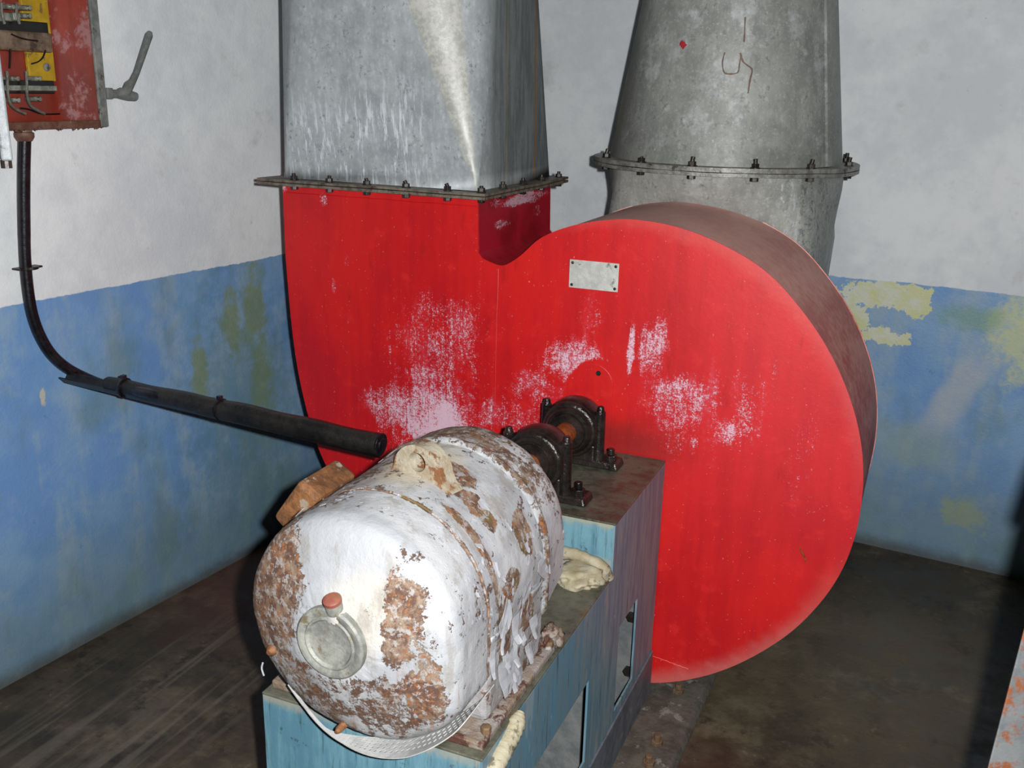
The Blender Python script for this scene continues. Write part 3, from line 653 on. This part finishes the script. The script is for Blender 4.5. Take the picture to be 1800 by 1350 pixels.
# cream sealant lumps where the block meets the deck, hanging strand in front
def lump(name, c, r, mat, parent, sc=14, amp=.35, sub=4):
    bm = bmesh.new(); bmesh.ops.create_icosphere(bm, subdivisions=sub, radius=1)
    for v in bm.verts:
        n = 1+amp*mnoise.fractal(v.co*1.7+Vector(c)*sc, 1, 2, 4)
        v.co = Vector(c)+Vector((v.co.x*r[0], v.co.y*r[1], v.co.z*r[2]))*n
    return obj(name, bm, mat, parent, smooth=True, autos=180)
bm = bmesh.new()
tube(bm, crom([(-.66, 1.862, .612), (-.62, 1.858, .617), (-.585, 1.856, .612), (-.555, 1.858, .594), (-.548, 1.866, .574)], 6), [.013+.002*math.sin(i*.5)+.003*mnoise.noise((i*.4, 0, 0)) for i in range(25)], 12)
s1 = obj('sealant_bead', bm, 'cream', st, smooth=True)
lump('sealant_lump', (-.60, 1.825, .583), (.055, .050, .028), 'cream', st)
bm = bmesh.new(); tp = crom([(-.560, 1.345, .575), (-.553, 1.315, .562), (-.562, 1.270, .545), (-.570, 1.235, .535), (-.59, 1.20, .528)], 8)
hp = [onx(912, 1262, -.537), onx(897, 1290, -.534), onx(880, 1320, -.534), onx(866, 1350, -.534)]
# ------------------------------------------------------------------ motor
mo = thing('electric_motor', 'rusty electric motor with peeling white paint on the blue stand', 'motor', (-.757, 1.38, .572))
MX, MZ = -.757, .778
prof = [(1.108, .056), (1.1085, .070), (1.113, .085), (1.122, .115), (1.1335, .150), (1.143, .172), (1.153, .185), (1.168, .191), (1.20, .193), (1.22, .193), (1.2585, .193), (1.2605, .1905), (1.2635, .1905), (1.2655, .1925),
        (1.30, .1925), (1.36, .1925), (1.44, .1925), (1.498, .1925), (1.503, .196), (1.509, .199), (1.516, .199), (1.522, .195), (1.527, .191), (1.56, .191), (1.60, .190), (1.618, .186), (1.635, .175), (1.645, .155), (1.655, .11), (1.665, .06)]
def motor_body(prof):
    bm = bmesh.new(); seg = 180; fine = []
    for (a, ra), (b, rb) in zip(prof, prof[1:]):
        n = max(1, int((b-a)/.006)) if b-a > .01 else 1
        for k in range(n): fine.append((a+(b-a)*k/n, ra+(rb-ra)*k/n))
    fine.append(prof[-1]); rings = []
    for y, r in fine:
        ring = []
        for k in range(seg):
            a = 2*math.pi*k/seg; s, c = math.sin(a), math.cos(a)
            rr = r
            # flattened lower left cheek, as the front shield is cut there
            if y < 1.262:
                for fa, dist in ((math.radians(228), .181), (math.radians(270), .1855)):
                    dt = math.cos(a-fa)
                    if dt > .05: rr = min(rr, dist/dt)
            if 90 < math.degrees(a) < 180 and r > .12:
                q = min(1/max(s, .01), 1.13-.13*max(0, (math.degrees(a)-128)/52)); rr *= 1+(q-1)*min(1, (r-.12)/.05)*(1 if y < 1.53 else .5)
            rr += .0011*mnoise.fractal(Vector((s*7, y*38, c*7)), 1, 2, 4)
            ring.append(bm.verts.new((MX+rr*s, y+.0008*mnoise.noise((s*20, y*30, c*20)), MZ+rr*c+(y-1.13)*.012)))
        rings.append(ring)
    for a, b in zip(rings, rings[1:]):
        for k in range(seg): bm.faces.new((a[k], a[(k+1) % seg], b[(k+1) % seg], b[k]))
    bm.faces.new(rings[0][::-1]); bm.faces.new(rings[-1]); return bm
iA = [i for i, p in enumerate(prof) if abs(p[0]-1.2605) < 1e-6][0]; iB = [i for i, p in enumerate(prof) if abs(p[0]-1.527) < 1e-6][0]
obj('front_shield', motor_body(prof[:iA+1]), 'motor', mo, smooth=True)
obj('motor_body', motor_body(prof[iA:iB+1]), 'motor', mo, smooth=True)
obj('rear_band', motor_body(prof[iB:]), 'motor', mo, smooth=True, label='rust speckled rear cover')
# round bearing cap on the shield with a rolled rim, sunk centre
cap_c = ony(580, 1131, 1.099); kx, kz = cap_c.x, cap_c.z
bm = lathe_y(bmesh.new(), [(1.132, .061), (1.098, .060), (1.095, .057), (1.0945, .051), (1.096, .048), (1.097, .045), (1.0945, .043), (1.0945, .041), (1.0985, .038), (1.0995, .028), (1.100, .004)], kx, kz, 56)
obj('bearing_cap', bm, 'cap', mo, smooth=True, label='round grey bearing cap')
# thick ridge from cap upwards to the greaser
p = ony(580, 1045, 1.10); pb = Vector((kx, 1.13, kz+.064))
bm = bmesh.new(); cyl(bm, (kx+.008, 1.104, kz+.055), (kx+.008, 1.098, kz+.074), .0135, 14); gr = obj('grease_cup', bm, 'cap', mo, smooth=True)
bm = bmesh.new(); tube(bm, [(kx+.008, 1.0982, kz+.0735), (kx+.008, 1.0965, kz+.079), (kx+.008, 1.0955, kz+.0815)], [.0145, .0145, .011], 16); obj('grease_cup_lid', bm, 'redcap', gr, smooth=True, label='faded red lid')
bm = bmesh.new(); tube(bm, [(kx+.008, 1.112, kz+.045), (kx+.008, 1.106, kz+.060)], [.02, .015], 14); obj('greaser_boss', bm, 'motor', mo, smooth=True)
# small screws on the shield
for px, py, rr in ((482, 1140, .009), (600, 1278, .006)):
    p = ony(px, py, 1.137); bm = bmesh.new(); tube(bm, [(p.x, 1.150, p.z), (p.x, 1.128, p.z), (p.x, 1.122, p.z)], [rr*1.2, rr, rr*.5], 10); obj('shield_screw', bm, 'rustw', mo, smooth=True)
# lifting eye: thick lug with a hole, standing across the crown of the body
ey = Vector((MX+.020, 1.362, MZ+.187))
def lug():
    bm = bmesh.new(); n = 30
    outer = []; inner = []
    w, h = .047, .060
    for k in range(n+1):
        a = math.pi*k/n; outer.append((w*math.cos(a)*(1+.10*(1-math.sin(a))), .016+(h-.016)*math.sin(a)))
    outer = [(.074, -.010), (.058, .003)]+outer+[(-.058, .003), (-.074, -.010)]
    m = len(outer); hi = [(.019*math.cos(2*math.pi*k/24), .030+.017*math.sin(2*math.pi*k/24)) for k in range(24)]
    th = .017
    dirv = Vector((math.cos(math.radians(-12)), math.sin(math.radians(-12)), 0)); nv = Vector((-dirv.y, dirv.x, 0))
    def P3(u, v, s): return ey+dirv*u+Vector((0, 0, v))+nv*s
    import mathutils.geometry as G
    polys = [[Vector((u, v, 0)) for u, v in outer], [Vector((u, v, 0)) for u, v in hi][::-1]]
    tris = G.tessellate_polygon(polys); flat = outer+hi[::-1]
    A = [bm.verts.new(P3(u, v, -th)) for u, v in flat]; B = [bm.verts.new(P3(u, v, th)) for u, v in flat]
    for t in tris:
        bm.faces.new([A[i] for i in t]); bm.faces.new([B[i] for i in t][::-1])
    for rng in (range(m), range(m, m+24)):
        rng = list(rng)
        for i in range(len(rng)):
            a, b = rng[i], rng[(i+1) % len(rng)]
            bm.faces.new((A[a], A[b], B[b], B[a]))
    return bm
obj('lifting_eye', lug(), mat_basic('cream_lifting_eye', (158, 150, 132), (138, 122, 98), 40, .6, 0, .006, c3=(118, 78, 48), t3=.525), mo, bevel=.006, label='cream painted lifting eye with rust spots')
# terminal box on the far left flank
bm = bmesh.new()
c0 = ony(514, 893, 1.36); ax = (ony(535, 858, 1.36)-ony(492, 915, 1.36)).normalized()
pA, pB = ony(489, 916, 1.36), ony(532, 856, 1.36); uu = (pB-pA).normalized(); vv_ = (uu.cross(Vector((0, 1, 0)))).normalized()
if vv_.z > 0: vv_ = -vv_
hexa(bm, [pA-uu*.004-vv_*.014, pB+uu*.004-vv_*.014, pB+uu*.008+vv_*.040, pA-uu*.008+vv_*.040], [q+Vector((0, .13, 0)) for q in (pA-uu*.004-vv_*.014, pB+uu*.004-vv_*.014, pB+uu*.008+vv_*.040, pA-uu*.008+vv_*.040)])
tb = obj('terminal_box', bm, 'rustw', mo, bevel=.010, label='rusted terminal box')
# curved foot block under the body down to the deck
def saddle(y0, y1, xw, name='motor_foot'):
    bm = bmesh.new(); N = 16; top = []; R = .189
    for i in range(N+1):
        x = -xw+2*xw*i/N
        zz = MZ-math.sqrt(max(R*R-x*x, 0)) if abs(x) < R*.97 else MZ-.05
        top.append((MX+x, min(zz+.004, MZ-.06)))
    for i in range(N):
        (xa, za), (xb, zb) = top[i], top[i+1]
        hexa(bm, [(xa, y0, ZD), (xb, y0, ZD), (xb, y1, ZD), (xa, y1, ZD)], [(xa, y0, max(za, ZD+.008)), (xb, y0, max(zb, ZD+.008)), (xb, y1, max(zb, ZD+.008)), (xa, y1, max(za, ZD+.008))])
    return obj(name, bm, 'foot', mo)
# foot pads: slanted ribbed lugs at either side, front and rear
def foot(side, y0, y1):
    bm = bmesh.new(); xs = MX+side*.150; xo = MX+side*.207
    hexa(bm, [(MX+side*.06, y0, ZD), (xo, y0, ZD), (xo, y1, ZD), (MX+side*.06, y1, ZD)], [(MX+side*.06, y0, ZD+.018), (xo, y0, ZD+.016), (xo, y1, ZD+.016), (MX+side*.06, y1, ZD+.018)])
    f = obj('motor_foot', bm, 'foot', mo, bevel=.004)
    bm = bmesh.new(); hexa(bm, [(MX+side*.10, y0+.05, ZD+.016), (MX+side*.1915, y0+.05, ZD+.016), (MX+side*.1915, y1-.05, ZD+.016), (MX+side*.10, y1-.05, ZD+.016)],
                           [(MX+side*.10, y0+.05, ZD+.06), (MX+side*.1905, y0+.05, ZD+.19), (MX+side*.1905, y1-.04, ZD+.19), (MX+side*.10, y1-.05, ZD+.06)])
    obj('foot_web', bm, 'web', f, bevel=.012)
    for yy in (y0+.03, y1-.03):
        bm = bmesh.new(); cx_ = MX+side*.1985
        tube(bm, [(cx_, yy, ZD+.014), (cx_, yy, ZD+.028)], .0095, 6)
        obj('foot_bolt', bm, 'arust', f, bevel=.002)
foot(1, 1.215, 1.56); foot(-1, 1.215, 1.56)
lump('foot_boss', (-.565, 1.555, .592), (.020, .032, .022), 'foot', mo, 30, .5)
# lower skirt: sheet apron that falls from the body's right side with curled paint
bm = bmesh.new()
def apron(u, v):
    a = math.radians(100+62*v); rr = .1945+.004*math.sin(u*9+v*6)+.010*v*mnoise.noise((u*3, v*4, 2)); y = 1.27+.23*u
    return Vector((MX+rr*math.sin(a), y, MZ+.003+rr*math.cos(a)))
grid(bm, apron, 30, 30); o_ = obj('side_cover', bm, 'motor', mo, smooth=True); md = o_.modifiers.new('thick', 'SOLIDIFY'); md.thickness = .0015
# rear skirt that turns down flat on the right
bm = bmesh.new()
hexa(bm, [(MX+.150, 1.527, .665), (MX+.1905, 1.527, .672), (MX+.1890, 1.618, .700), (MX+.150, 1.618, .690)], [(MX+.150, 1.527, .80), (MX+.1915, 1.527, .79), (MX+.1895, 1.618, .79), (MX+.150, 1.618, .80)])
obj('rear_skirt', bm, 'motor', mo, bevel=.002)
# perforated guard under the shield's lower right edge: real holes
def guard():
    bm = bmesh.new(); a0, a1 = math.radians(222), math.radians(120); NA, NY = 44, 6
    def pt(i, j):
        t = i/NA; a = a0+(a1-a0)*t; wdt = .006+.085*min(1.0, max(0.0, t-.30)/.42)**1.2; y = 1.150-.032*math.sin(math.pi*min(1, t)**1.2)+.03*t**3+wdt*j/NY
        q = 1.0 if a > math.pi else min(1/max(math.sin(a), .01), 1.13-.13*max(0, (math.degrees(a)-128)/52)); rr = (.183+.022*min(1, max(0, t-.15)*1.8))*q
        return Vector((MX+rr*math.sin(a), y, max(MZ+rr*math.cos(a), ZD+.004)))
    g = {}
    for i in range(NA+1):
        for j in range(NY+1): g[i, j] = bm.verts.new(pt(i, j))
    for i in range(NA):
        for j in range(NY):
            q = [g[i, j], g[i+1, j], g[i+1, j+1], g[i, j+1]]
            if j in (0,) or i < 16 or i > NA-3: bm.faces.new(q); continue
            c = sum((v.co for v in q), Vector())/4
            mids = [(q[k].co+q[(k+1) % 4].co)/2 for k in range(4)]
            inn = [bm.verts.new(c+(m_-c)*.62) for m_ in mids]          # diamond hole
            for k in range(4):
                bm.faces.new((q[k], inn[k], inn[(k-1) % 4])); bm.faces.new((q[k], q[(k+1) % 4], inn[k]))
    return bm
o_ = obj('perforated_guard', guard(), 'mesh', mo); md = o_.modifiers.new('thick', 'SOLIDIFY'); md.thickness = .0018
# curled paint flakes that stand off the body
def flakes(n, amin, amax, ymin, ymax, size, seed):
    rnd = random.Random(seed); bm = bmesh.new()
    for _ in range(n):
        a = math.radians(rnd.uniform(amin, amax)); y = rnd.uniform(ymin, ymax); s = rnd.uniform(*size)*rnd.choice((.5, .8, 1, 1))
        R = .1945; c = Vector((MX+R*math.sin(a), y, MZ+(y-1.13)*.012+R*math.cos(a))); nrm = Vector((math.sin(a), 0, math.cos(a)))
        tdir = Vector((math.cos(a), 0, -math.sin(a))); yd = Vector((0, 1, 0)); ph = rnd.uniform(-.9, .9)
        u = (tdir*math.cos(ph)+yd*math.sin(ph)); v = nrm.cross(u)
        K = 4; L = []; curl = rnd.uniform(.01, .11); wid = [rnd.uniform(.3, .75) for _ in range(K+1)]; wid[-1] *= .35; sh = rnd.uniform(-.3, .3)
        for i in range(K+1):
            t = i/K
            base = c+u*s*t+nrm*(s*curl*t*t+.0005)+v*s*sh*t
            L.append([bm.verts.new(base-v*s*wid[i]*.5+nrm*s*.04*rnd.random()), bm.verts.new(base+u*s*rnd.uniform(-.08, .08)), bm.verts.new(base+v*s*wid[i]*rnd.uniform(.4, .6)+nrm*s*.05*rnd.random())])
        for p_, q_ in zip(L, L[1:]):
            for k in range(2): bm.faces.new((p_[k], p_[k+1], q_[k+1], q_[k]))
    return bm
bm = flakes(34, 35, 120, 1.27, 1.50, (.010, .030), 3)
b2 = flakes(14, 88, 125, 1.30, 1.52, (.035, .080), 5)
me_ = bpy.data.meshes.new('tmp'); b2.to_mesh(me_); b2.free(); bm.from_mesh(me_)
b2 = flakes(50, -20, 90, 1.20, 1.27, (.005, .014), 8); me_ = bpy.data.meshes.new('tmp2'); b2.to_mesh(me_); b2.free(); bm.from_mesh(me_)
b2 = flakes(16, -75, -15, 1.18, 1.50, (.012, .030), 9); me_ = bpy.data.meshes.new('tmp3'); b2.to_mesh(me_); b2.free(); bm.from_mesh(me_)
rnd = random.Random(12)
for _ in range(14):
    y = rnd.uniform(1.28, 1.50); z = rnd.uniform(.62, .74); s_ = rnd.uniform(.03, .075); w_ = s_*rnd.uniform(.45, .95); xo = MX+.1920; tw = rnd.uniform(-.016, .016); L = []
    for i in range(5):
        t = i/4; ww = w_*(1-.7*t*t); xx = xo+s_*rnd.uniform(.05, .22)*t*t
        L.append([bm.verts.new((xx, y-ww/2+tw*t, z-s_*t)), bm.verts.new((xx+.002, y+tw*t, z-s_*t-rnd.uniform(-.002, .003))), bm.verts.new((xx+rnd.uniform(-.002, .004), y+ww/2+tw*t, z-s_*t))])
    for p_, q_ in zip(L, L[1:]):
        for k in range(2): bm.faces.new((p_[k], p_[k+1], q_[k+1], q_[k]))
fl = obj('peeling_paint', bm, 'flake', mo, kind='stuff', label='curled loose flakes of white paint'); md = fl.modifiers.new('thick', 'SOLIDIFY'); md.thickness = .0004
# hanging shred of paint at the lower left
bm = bmesh.new(); p = ony(462, 1165, 1.15); tube(bm, crom([p, p+Vector((-.003, 0, -.012)), p+Vector((-.001, .002, -.026))], 4), .0016, 6); obj('paint_shred', bm, 'flake', mo)
# cream strand hanging over the stand's right edge
bm = bmesh.new(); path = [Vector(onx(px, py, -.540))+Vector((.004, 0, 0)) for px, py in ((912, 1250), (905, 1268), (893, 1295), (879, 1322), (864, 1352), (852, 1385))]
cp = crom(path, 8); tube(bm, cp, [min(.006+.0012*i, .0165)+.0006*math.sin(i*2.1) for i in range(len(cp))], 12)
tag(obj('sealant_strand', bm, 'cream', None, smooth=True), 'cream hardened sealant strand hanging over the blue stand edge below the motor', 'sealant')

# ------------------------------------------------------------------ shaft and bearings
sh = thing('drive_shaft', 'rusty drive shaft running from the motor through two bearings into the red fan', 'shaft', (-.757, 2.0, .79))
SX, SZ = -.757, .793
bm = bmesh.new(); cyl(bm, (SX, 1.66, SZ), (SX, 2.306, SZ), .026, 28); obj('shaft_bar', bm, 'shaft', sh, smooth=True)
bm = lathe_y(bmesh.new(), [(1.69, .03), (1.69, .07), (1.745, .07), (1.748, .075), (1.80, .075), (1.80, .03)], SX, SZ, 36); obj('coupling', bm, 'grease', sh, smooth=True)
def bearing(y, label):
    t = thing('pillow_block_bearing', label, 'bearing', (SX, y, ZT), 'greasy black shaft bearings')
    bm = bmesh.new(); prof_ = []
    d = .048
    prof_ = [(y-d-.010, .033), (y-d-.010, .044), (y-d-.006, .047), (y-d-.002, .047), (y-d-.002, .053), (y-d-.005, .054), (y-d+.001, .060), (y-d+.006, .060), (y-d+.006, .065), (y-d+.012, .071), (y-d+.018, .071), (y-d+.020, .068), (y-.02, .074), (y+.02, .074), (y+d-.016, .070), (y+d-.004, .066), (y+d-.004, .054), (y+d+.010, .046), (y+d+.010, .033)]
    obj('housing', lathe_y(bm, prof_, SX, SZ, 44), 'grease', t, smooth=True, autos=50)
    bm = bmesh.new(); hexa(bm, [(SX-.128, y-.032, ZT), (SX+.128, y-.032, ZT), (SX+.128, y+.032, ZT), (SX-.128, y+.032, ZT)], [(SX-.122, y-.029, ZT+.020), (SX+.122, y-.029, ZT+.020), (SX+.122, y+.029, ZT+.020), (SX-.122, y+.029, ZT+.020)])
    box(bm, SX-.066, SX+.066, y-.034, y+.034, ZT+.015, ZT+.060); obj('base', bm, 'grease', t, bevel=.005)
    for s in (-1, 1):
        bm = bmesh.new(); cyl(bm, (SX+s*.071, y-.012, ZT+.015), (SX+s*.071, y-.012, ZT+.145), .0145, 14, .013); cyl(bm, (SX+s*.071, y-.012, ZT+.142), (SX+s*.071, y-.012, ZT+.158), .011, 10, .008)
        obj('cap_bolt', bm, 'grease', t, bevel=.002)
        bm = bmesh.new(); cyl(bm, (SX+s*.100, y, ZT+.018), (SX+s*.100, y, ZT+.032), .016, 6); cyl(bm, (SX+s*.100, y, ZT+.032), (SX+s*.100, y, ZT+.048), .009, 10)
        obj('foot_bolt', bm, 'grease', t, bevel=.0015)
    return t
bearing(2.195, 'black greasy bearing against the red fan plate, rear one of two')
bearing(1.955, 'black greasy bearing just behind the white motor, front one of two')

# ------------------------------------------------------------------ electrical box on the left wall
FXp = -2.0                              # front plane of the box
eb = thing('switch_box', 'open wall-mounted electrical switch box with brown-red inside', 'electrical box', (-2.07, 1.75, 1.48))
BX = -2.085; yb0, yb1, zb0, zb1 = 1.560, 1.982, 1.484, 2.16
bm = bmesh.new(); hexa(bm, [(wallx(yb0)-.0, yb0, zb0), (BX, yb0, zb0), (BX, yb1, zb0), (wallx(yb1)+.001, yb1, zb0)], [(wallx(yb0), yb0, zb1), (BX, yb0, zb1), (BX, yb1, zb1), (wallx(yb1)+.001, yb1, zb1)])
obj('back_panel', bm, 'boxi', eb, label='glossy brown-red back panel')
obj('side_wall', bxo(BX, FXp, yb1-.004, yb1, zb0, zb1), 'boxi', eb); obj('side_wall', bxo(BX, FXp, yb0, yb0+.004, zb0, zb1), 'boxg', eb)
obj('bottom_wall', bxo(BX, FXp, yb0, yb1, zb0-.001, zb0+.003), 'boxb', eb); obj('top_wall', bxo(BX, FXp, yb0, yb1, zb1-.004, zb1), 'boxg', eb)
bm = bmesh.new(); box(bm, FXp-.004, FXp+.004, yb1-.022, yb1+.004, zb0-.003, zb1); obj('front_lip', bm, 'boxg', eb, bevel=.002)
bm = bmesh.new(); box(bm, FXp-.004, FXp+.004, yb0, yb1-.022, zb0-.004, zb0+.014); obj('front_lip', bm, 'boxb', eb, bevel=.002)
# crusty drips under the bottom lip
bm = bmesh.new()
for i in range(16):
    y = random.uniform(1.70, 1.97); cyl(bm, (FXp-.002, y, zb0-.002), (FXp-.002, y+random.uniform(-.004, .004), zb0-random.uniform(.005, .010)), random.uniform(.003, .006), 5, .001)
obj('rust_crust', bm, 'boxb', eb, kind='stuff')
def pan(px, py, X): return onx(px, py, X)
def slab(name, x0, y0, x1, y1, X, dep, mat, parent, bev=.002):
    a, b = pan(x0, y1, X), pan(x1, y0, X)
    return obj(name, bxo(BX, X, a.y, b.y, a.z, b.z), mat, parent, bevel=bev)
slab('yellow_strip', 53, 0, 84, 142, BX+.010, 0, 'yellow', eb)
slab('fuse_base', -40, 40, 84, 60, BX+.045, 0, 'bake', eb)
slab('terminal_block', -40, 58, 92, 86, BX+.050, 0, 'brown', eb, .006)
slab('fuse_base', -10, 142, 95, 164, BX+.045, 0, 'bake', eb)
slab('busbar', -10, 151, 100, 159, BX+.052, 0, 'silver', eb, .001)
def pp(pix, X): return [pan(x, y, X) for x, y in pix]
def rod(name, pix, X, r, mat):
    bm = bmesh.new(); tube(bm, crom(pp(pix, X), 5), r, 8); return obj(name, bm, mat, eb, smooth=True)
for dx in (0, 26): rod('clamp_hook', [(12+dx*1.3, 125), (13+dx*1.3, 140), (14+dx*1.3, 168), (20+dx*1.3, 185), (32+dx*1.3, 194), (45+dx*1.3, 200)], BX+.058, .0035, 'silver')
for dx in (0, 24): rod('clamp_hook', [(2+dx*1.1, 5), (3+dx*1.1, 25), (8+dx*1.1, 42)], BX+.058, .0035, 'silver')
for px, py in ((20, 138), (60, 138), (22, 176), (60, 174), (12, 12), (42, 14), (42, 28)):
    a = pan(px, py, BX+.04); bm = bmesh.new(); box(bm, BX+.02, BX+.055, a.y-.012, a.y+.012, a.z-.006, a.z+.006); obj('terminal_clamp', bm, 'silver', eb, bevel=.003)
    bm = bmesh.new(); cyl(bm, (BX+.055, a.y, a.z), (BX+.061, a.y, a.z), .0055, 10); obj('terminal_screw', bm, 'silver', eb, bevel=.001)
for px in (0, 16, 30): slab('connector', px-6, 22, px+6, 37, BX+.05, 0, 'silver', eb, .003)
rod('wire', [(80, 88), (76, 100), (68, 108), (56, 112)], BX+.052, .0017, 'bake'); rod('wire', [(18, 86), (18, 100), (17, 120)], BX+.05, .0022, 'bake')
rod('wire', [(20, 60), (40, 68), (66, 72)], BX+.056, .002, 'bake'); rod('wire', [(35, 190), (50, 192), (75, 200), (105, 200)], BX+.03, .002, 'bake')
a = pan(142, 3, BX); bm = bmesh.new(); tube(bm, [(BX, a.y, a.z), (BX+.006, a.y, a.z), (BX+.009, a.y, a.z)], [.009, .008, .003], 12); obj('panel_screw', bm, 'silver', eb, smooth=True)
a = pan(82, 118, BX+.012); bm = bmesh.new(); cyl(bm, (BX+.010, a.y, a.z), (BX+.016, a.y, a.z), .010, 12); obj('panel_screw', bm, 'boxg', eb, bevel=.002)
# open door: swings towards the viewer on the near side
h0 = Vector((FXp, yb0, zb0)); dcor = onz(13, 283, 1.478)
bm = bmesh.new(); dd = Vector((dcor.x-h0.x, dcor.y-h0.y, 0)); nn = Vector((-dd.y, dd.x, 0)).normalized()*.008
a = Vector((h0.x, h0.y, 0)); b = Vector((dcor.x, dcor.y, 0))
hexa(bm, [v+Vector((0, 0, 1.478)) for v in (a-nn, b-nn, b+nn, a+nn)], [v+Vector((0, 0, 2.16)) for v in (a-nn, b-nn, b+nn, a+nn)])
dr = obj('door', bm, 'door', eb, bevel=.003, label='pale grey door swung open')
bm = bmesh.new(); p = b+Vector((0, 0, 1.478))-dd.normalized()*.02; cyl(bm, p, p+Vector((0, 0, -.012)), .008, 10); obj('door_stud', bm, 'bolt', dr)
# switch lever on the right side of the box
lv = [onx(px, py, -2.045) for px, py in ((184, 164), (208, 165))]
bm = bmesh.new(); cyl(bm, lv[0], lv[1], .0115, 8); box(bm, -2.06, -2.03, lv[0].y-.004, lv[0].y+.016, lv[0].z-.014, lv[0].z+.014)
L = obj('switch_lever', bm, 'lever', eb, bevel=.002)
bm = bmesh.new(); a = [onx(px, py, -2.04) for px, py in ((204, 166), (212, 164), (225, 167), (238, 170))]
tube(bm, a, [.009, .015, .015, .012], 12); b_ = [onx(px, py, -2.035) for px, py in ((220, 166), (227, 150), (233, 143), (240, 128), (251, 95), (262, 62), (264, 56))]
tube(bm, b_, [.013, .013, .0095, .0085, .0095, .0105, .006], 12); obj('lever_handle', bm, 'lever', L, smooth=True)

# ------------------------------------------------------------------ cable, its clamp and the sloping cable tray
g0 = onleft(42, 232, .055)
cb = thing('power_cable', 'thick black cable curving from the switch box down the left wall', 'cable', g0)
g0v = Vector((g0.x, g0.y, zb0-.002))
bm = bmesh.new(); tube(bm, [(g0.x, g0.y, zb0-.001), (g0.x, g0.y, zb0-.014), (g0.x, g0.y, zb0-.016), (g0.x, g0.y, zb0-.026), (g0.x, g0.y, zb0-.036)], [.019, .019, .023, .023, .017], 16); obj('cable_gland', bm, 'boxb', cb, smooth=True, label='rusty brown gland nut')
cpts = [Vector((g0.x, g0.y, zb0-.03))]+[onleft(px, py, o) for px, py, o in ((42, 300, .045), (42, 380, .032), (45, 470, .022), (56, 550, .020), (78, 605, .022), (108, 640, .026), (150, 664, .03), (205, 684, .034))]
tr0, tr1 = onleft(112, 662, .028), Vector((-1.085, 1.86, .792))
tr1 = ony(668, 788, 1.86)
cpts += [tr0.lerp(tr1, .24)+Vector((0, 0, .006)), tr0.lerp(tr1, .4)+Vector((0, 0, .006))]
bm = bmesh.new(); cpp = crom(cpts, 8); tube(bm, cpp, [.0155 if i < 20 else .0150 for i in range(len(cpp))], 14); obj('cable_sheath', bm, 'cable', cb, smooth=True)
c = onleft(47, 470, .012); bm = bmesh.new(); cyl(bm, c+Vector((.012, 0, -.003)), c+Vector((.012, 0, .004)), .021, 16)
box(bm, c.x-.014, c.x+.018, c.y-.034, c.y+.034, c.z-.003, c.z+.002); tag(obj('cable_clamp', bm, 'bolt', None, bevel=.001), 'small black wall clamp holding the cable against the white plaster', 'clamp')
tr = thing('cable_tray', 'black angle-iron cable tray sloping from the left wall to the motor', 'cable tray', tr0)
d = (tr1-tr0).normalized(); side = Vector((d.y, -d.x, 0)).normalized()      # towards the viewer
upv = side.cross(d).normalized()
if upv.z < 0: upv = -upv
def lprof(a, b, w0, w1):
    bm = bmesh.new(); n = 40; t = .004; Lr = []
    for i in range(n+1):
        f = i/n; c = a.lerp(b, f); w = w0+(w1-w0)*f; j = .0012*mnoise.noise((f*14, 0, 3))
        pr = [(-.004, w*.10), (w, w*.30+j), (w, w*.30-t+j), (0, -w*.75), (-w*.20, w*.55), (-w*.2+t*.6, w*.55)]
        # V channel: near flange leans to the viewer, far flange stands by the wall
        pr = [(w*.62, w*.05+j), (w*.62-t, w*.09+j), (0, -w*.55+t), (-w*.52, w*.30), (-w*.52-t, w*.27), (0, -w*.55-t*.4)]
        Lr.append([bm.verts.new(c+side*u+upv*v) for u, v in pr])
    for p, q in zip(Lr, Lr[1:]):
        for k in range(6): bm.faces.new((p[k], p[(k+1) % 6], q[(k+1) % 6], q[k]))
    bm.faces.new(Lr[0]); bm.faces.new(Lr[-1][::-1]); return bm
obj('angle_channel', lprof(tr0, tr1, .030, .044), 'tray', tr)
bm = bmesh.new(); cpth = [tr0.lerp(tr1, .16+.84*i/24)+upv*(.008+.0015*math.sin(i*1.1)) for i in range(25)]
tube(bm, cpth, [.020+.007*min(1, i/12) for i in range(25)], 16); obj('conduit', bm, 'tray', tr, smooth=True)
bm = bmesh.new(); tube(bm, [cpth[-1]-d*.002, cpth[-1]+d*.004], [.028, .028], 16); cyl(bm, cpth[-1]+d*.003, cpth[-1]+d*.007, .016, 16); obj('conduit_end', bm, 'cable', tr, bevel=.001)
for f in (.215, .53):
    c = tr0.lerp(tr1, f)+upv*.008; rr = .0265+.004*f; bm = bmesh.new(); cyl(bm, c-d*.004, c+d*.004, rr, 14); box(bm, c.x-.006, c.x+.006, c.y-.006, c.y+.006, c.z+rr-.003, c.z+rr+.007); obj('tie_strap', bm, 'cable', tr, bevel=.001)

# ------------------------------------------------------------------ leaning steel post at the right edge
po = thing('steel_post', 'rust stained grey steel post cut by the right edge of the view', 'post', (.12, 1.2, 0))
pb_, pt_ = Vector((.159, 1.207, .787)), Vector((.1705, 1.222, .980)); dl = (pt_-pb_)/(pt_.z-pb_.z)
def post_at(z): return pb_+dl*(z-pb_.z)
bm = bmesh.new(); e = Vector((.998, .25, 0)).normalized(); n_ = Vector((.2, .98, 0))
def sec(z, l, w, dp): p = post_at(z)-e*l; return [p, p+e*(w+l), p+e*(w+l)+n_*dp, p+n_*dp]
hexa(bm, sec(0, 0, .11, .04), sec(1.135, 0, .11, .04)); obj('upright', bm, 'post', po, bevel=.003)
bm = bmesh.new(); hexa(bm, sec(1.135, .010, .11, .05), sec(1.212, .006, .11, .05)); obj('head_block', bm, 'post', po, bevel=.004)
